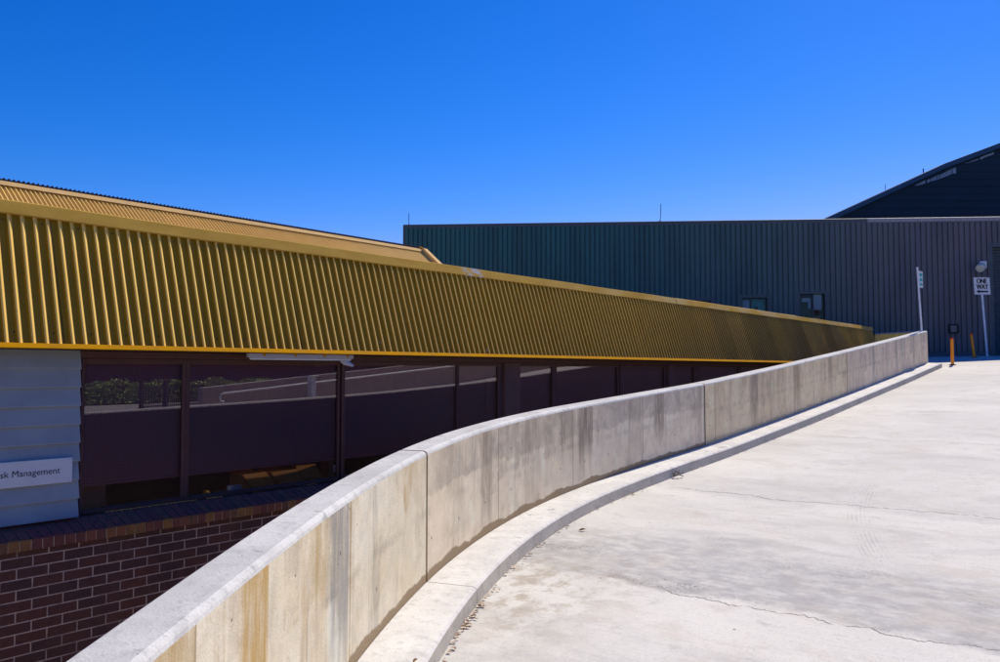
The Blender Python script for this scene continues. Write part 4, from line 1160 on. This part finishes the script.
# ------------------------------------------------------------------ far side of the ramp (seen mirrored in the office windows)
OQ = -3.42
ow_ = thing('rail_wall', 'concrete wall with steel handrail on the opposite side of the ramp', 'wall', F(11, OQ, -1.6))
OZ = lambda s: -.435 + .0835 * (s - 10.93)
mb = MB(); n_ = 40
for i in range(n_):
    a, b = 10.93 + 22 * i / n_, 10.93 + 22 * (i + 1) / n_
    za, zc = OZ(a), OZ(b)
    for (p, q_, mi) in ((((OQ, -1.62), 'a'), ((OQ, 0), 'r'), 0), (((OQ, 0), 'r'), ((OQ - .2, 0), 'r'), 1), (((OQ - .2, 0), 'r'), ((OQ - .2, -1.62), 'a'), 0)):
        f = lambda s, z, e: F(s, e[0][0], e[0][1] if e[1] == 'a' else z)
        mb.quad([f(a, za, p), f(b, zc, p), f(b, zc, q_), f(a, za, q_)], mi, [(a, 0), (b, 0), (b, .7), (a, .7)])
mb.quad([F(10.93, OQ, -1.62), F(10.93, OQ, OZ(10.93)), F(10.93, OQ - .2, OZ(10.93)), F(10.93, OQ - .2, -1.62)], 0)
obj('wall_body', mb, [M['w_opp'], M['w_bev']], ow_)
mb = MB(); pts = []
rz_ = lambda s: OZ(s) - .18
pts = [F(11.45, OQ + .10, rz_(11.4) - .20), F(11.37, OQ + .10, rz_(11.4) - .19), F(11.33, OQ + .10, rz_(11.4) - .10), F(11.37, OQ + .10, rz_(11.4) - .02)] + [F(s, OQ + .10, rz_(s)) for s in (11.45, 14, 18, 24, 32)]
mb.tube(pts, .026, 10); hr = obj('handrail', mb, M['galv'], ow_)
for s in (12.3, 14.7, 17.1, 19.5, 21.9, 24.3):
    b = MB(); b.tube([F(s, OQ + .10, rz_(s) - .02), F(s, OQ + .09, rz_(s) - .06), F(s, OQ, rz_(s) - .07)], .010, 6); obj('bracket', b, M['galv'], hr)
rp = thing('steel_post', 'grey square steel post in front of the handrail wall, mirrored in the glass', 'post', F(13.98, OQ + .25, -1))
mb = MB(); mb.box(F, 13.90, 14.06, OQ + .2, OQ + .36, zroad(14) - .05, OZ(14) - .0, 0, .008); obj('shaft', mb, M['galv'], rp)
mb = MB(); mb.box(F, 13.86, 14.14, OQ + .16, OQ + .40, OZ(14) + .001, OZ(14) + .025, 0, .004); obj('cap_plate', mb, M['galv'], rp)
# upper coping behind the handrail wall continuing at the left of the reflection
hg = thing('hedge', 'long clipped green hedge across the forecourt, mirrored in the office windows', 'hedge', W(30, 1, -1.6))
h0v, h1v = Vector((26.8, -2.4)), Vector((37.5, 6.6)); hd = (h1v - h0v).normalized(); hn = Vector((hd.y, -hd.x)); HL = (h1v - h0v).length
fh = lambda a, b, c: W(h0v.x + hd.x * a + hn.x * b, h0v.y + hd.y * a + hn.y * b, -1.6 + c)
mb = MB()
for i in range(9000):
    a = random.uniform(0, HL); side = random.random(); hh = .98 + .10 * math.sin(a * 2.1) + .06 * math.sin(a * 5.3)
    if side < .62: b, c = random.uniform(-.09, .10), random.uniform(.05, hh)
    elif side < .9: b, c = random.uniform(0, .9), hh + random.uniform(-.12, .07)
    else: b, c = .9 + random.uniform(-.05, .1), random.uniform(.05, hh)
    p = fh(a, b, c); sz = random.uniform(.05, .11)
    d1 = Vector((random.gauss(0, 1), random.gauss(0, 1), random.gauss(0, 1))).normalized(); d2 = d1.orthogonal().normalized()
    d2 = (d2 + d1.cross(d2) * random.uniform(-1, 1)).normalized()
    mb.quad([p - d1 * sz, p + d2 * sz * .5, p + d1 * sz, p - d2 * sz * .5])
obj('foliage', mb, M['hedge'], hg)
mb = MB(); mb.box(fh, .02, HL - .02, .1, .8, 0, .9); obj('inner_branches', mb, M['hedge_core'], hg)
# railing fence and gate posts
fe = thing('picket_fence', 'black steel picket fence before the hedge, mirrored in the office windows', 'fence', W(24.3, 3, -1.6))
f0, f1 = Vector((22.9, 2.2)), Vector((26.6, 4.35)); fd = (f1 - f0).normalized(); FL = (f1 - f0).length
ff = lambda a, b, c: W(f0.x + fd.x * a + fd.y * b, f0.y + fd.y * a - fd.x * b, -1.6 + c)
for a in (0, 1.36): 
    mb = MB(); mb.box(ff, a - .07, a + .07, -.06, .06, 0, 1.16, 0, .01); mb.box(ff, a - .085, a + .085, -.075, .075, 1.162, 1.19); obj('gate_post', mb, M['black'], fe)
mb = MB(); a = .16
while a < FL:
    mb.box(ff, a - .012, a + .012, -.012, .012, .05, .98); a += .115
obj('pickets', mb, M['black'], fe)
mb = MB(); mb.box(ff, .07, FL, -.035, -.0125, .14, .18); mb.box(ff, .07, FL, -.035, -.0125, .86, .90); obj('fence_rail', mb, M['black'], fe)
# dark building closing the view behind
db = thing('dark_warehouse', 'tall dark warehouse wall across the forecourt, mirrored in the office windows', 'building', W(52, -5, -1.6))
fd_ = lambda a, b, c: W(46 + b, -46 + a, -1.6 + c)
mb = MB(); mb.box(fd_, -10, 75, 0, 12, 0, 9); obj('warehouse_wall', mb, M['far_clad'], db)
mb = MB()
for i in range(34): mb.box(fd_, -10 + i * 2.5, -9.9 + i * 2.5, -.08, -.002, 0, 9)
obj('wall_ribs', mb, M['black'], db)
mb = MB(); mb.box(fd_, -10.1, 75.1, -.12, 12.1, 9.001, 9.2); obj('roof_capping', mb, M['green_trim'], db)

# ------------------------------------------------------------------ light, sky, camera
SUN_AZ, SUN_EL = R(33.5), R(48)
w = bpy.data.worlds.new('World'); SC.world = w; w.use_nodes = True
nt = w.node_tree; nt.nodes.clear()
sky = nt.nodes.new('ShaderNodeTexSky'); sky.sky_type = 'NISHITA'; sky.sun_disc = False; sky.sun_elevation = SUN_EL; sky.sun_rotation = SUN_AZ
sky.air_density = 1.0; sky.dust_density = 0.2; sky.ozone_density = 3.0; sky.altitude = 300
hs = nt.nodes.new('ShaderNodeHueSaturation'); hs.inputs['Saturation'].default_value = 1.25; hs.inputs['Value'].default_value = 1.0
sc_ = nt.nodes.new('ShaderNodeSeparateColor'); cc_ = nt.nodes.new('ShaderNodeCombineColor')
for k_, (ex_, mu_) in enumerate(((2.8, 6.6), (1.3, .89), (1.1, 1.30))):   # film-like channel contrast of the sky
    a_ = nt.nodes.new('ShaderNodeMath'); a_.operation = 'MULTIPLY'; a_.inputs[1].default_value = .11
    b_ = nt.nodes.new('ShaderNodeMath'); b_.operation = 'POWER'; b_.inputs[1].default_value = ex_
    c_ = nt.nodes.new('ShaderNodeMath'); c_.operation = 'MULTIPLY'; c_.inputs[1].default_value = mu_ / .11
    nt.links.new(sc_.outputs[k_], a_.inputs[0]); nt.links.new(a_.outputs[0], b_.inputs[0]); nt.links.new(b_.outputs[0], c_.inputs[0]); d_ = nt.nodes.new('ShaderNodeMath'); d_.operation = 'MINIMUM'; d_.inputs[1].default_value = (.27, .60, 1.15)[k_] / .11
    nt.links.new(c_.outputs[0], d_.inputs[0]); nt.links.new(d_.outputs[0], cc_.inputs[k_])
bg = nt.nodes.new('ShaderNodeBackground'); bg.inputs['Strength'].default_value = .11
ou = nt.nodes.new('ShaderNodeOutputWorld')
nt.links.new(sky.outputs[0], hs.inputs['Color']); nt.links.new(hs.outputs[0], sc_.inputs[0]); nt.links.new(cc_.outputs[0], bg.inputs[0]); nt.links.new(bg.outputs[0], ou.inputs[0])
ld = bpy.data.lights.new('sun', 'SUN'); ld.energy = 5.0; ld.angle = R(.53); ld.color = (1, .925, .77)
lo = bpy.data.objects.new('sun', ld); COL.objects.link(lo)
sd = Vector((math.sin(SUN_AZ) * math.cos(SUN_EL), math.cos(SUN_AZ) * math.cos(SUN_EL), math.sin(SUN_EL)))
lo.rotation_euler = sd.to_track_quat('Z', 'Y').to_euler(); lo.location = (0, 0, 40)
cd = bpy.data.cameras.new('camera'); cd.lens = 820 / 1000 * 36; cd.sensor_width = 36; cd.clip_start = .05; cd.clip_end = 3000
co = bpy.data.objects.new('camera', cd); COL.objects.link(co); co.location = (0, 0, EZ); co.rotation_euler = (R(90) + math.atan(39 / 820), 0, 0)
SC.camera = co
SC.view_settings.view_transform = 'Standard'; SC.view_settings.look = 'None'; SC.view_settings.exposure = 0; SC.view_settings.gamma = 1
SC.cycles.transparent_max_bounces = 12
for o in list(bpy.data.objects):
    if 'org' in o: del o['org']
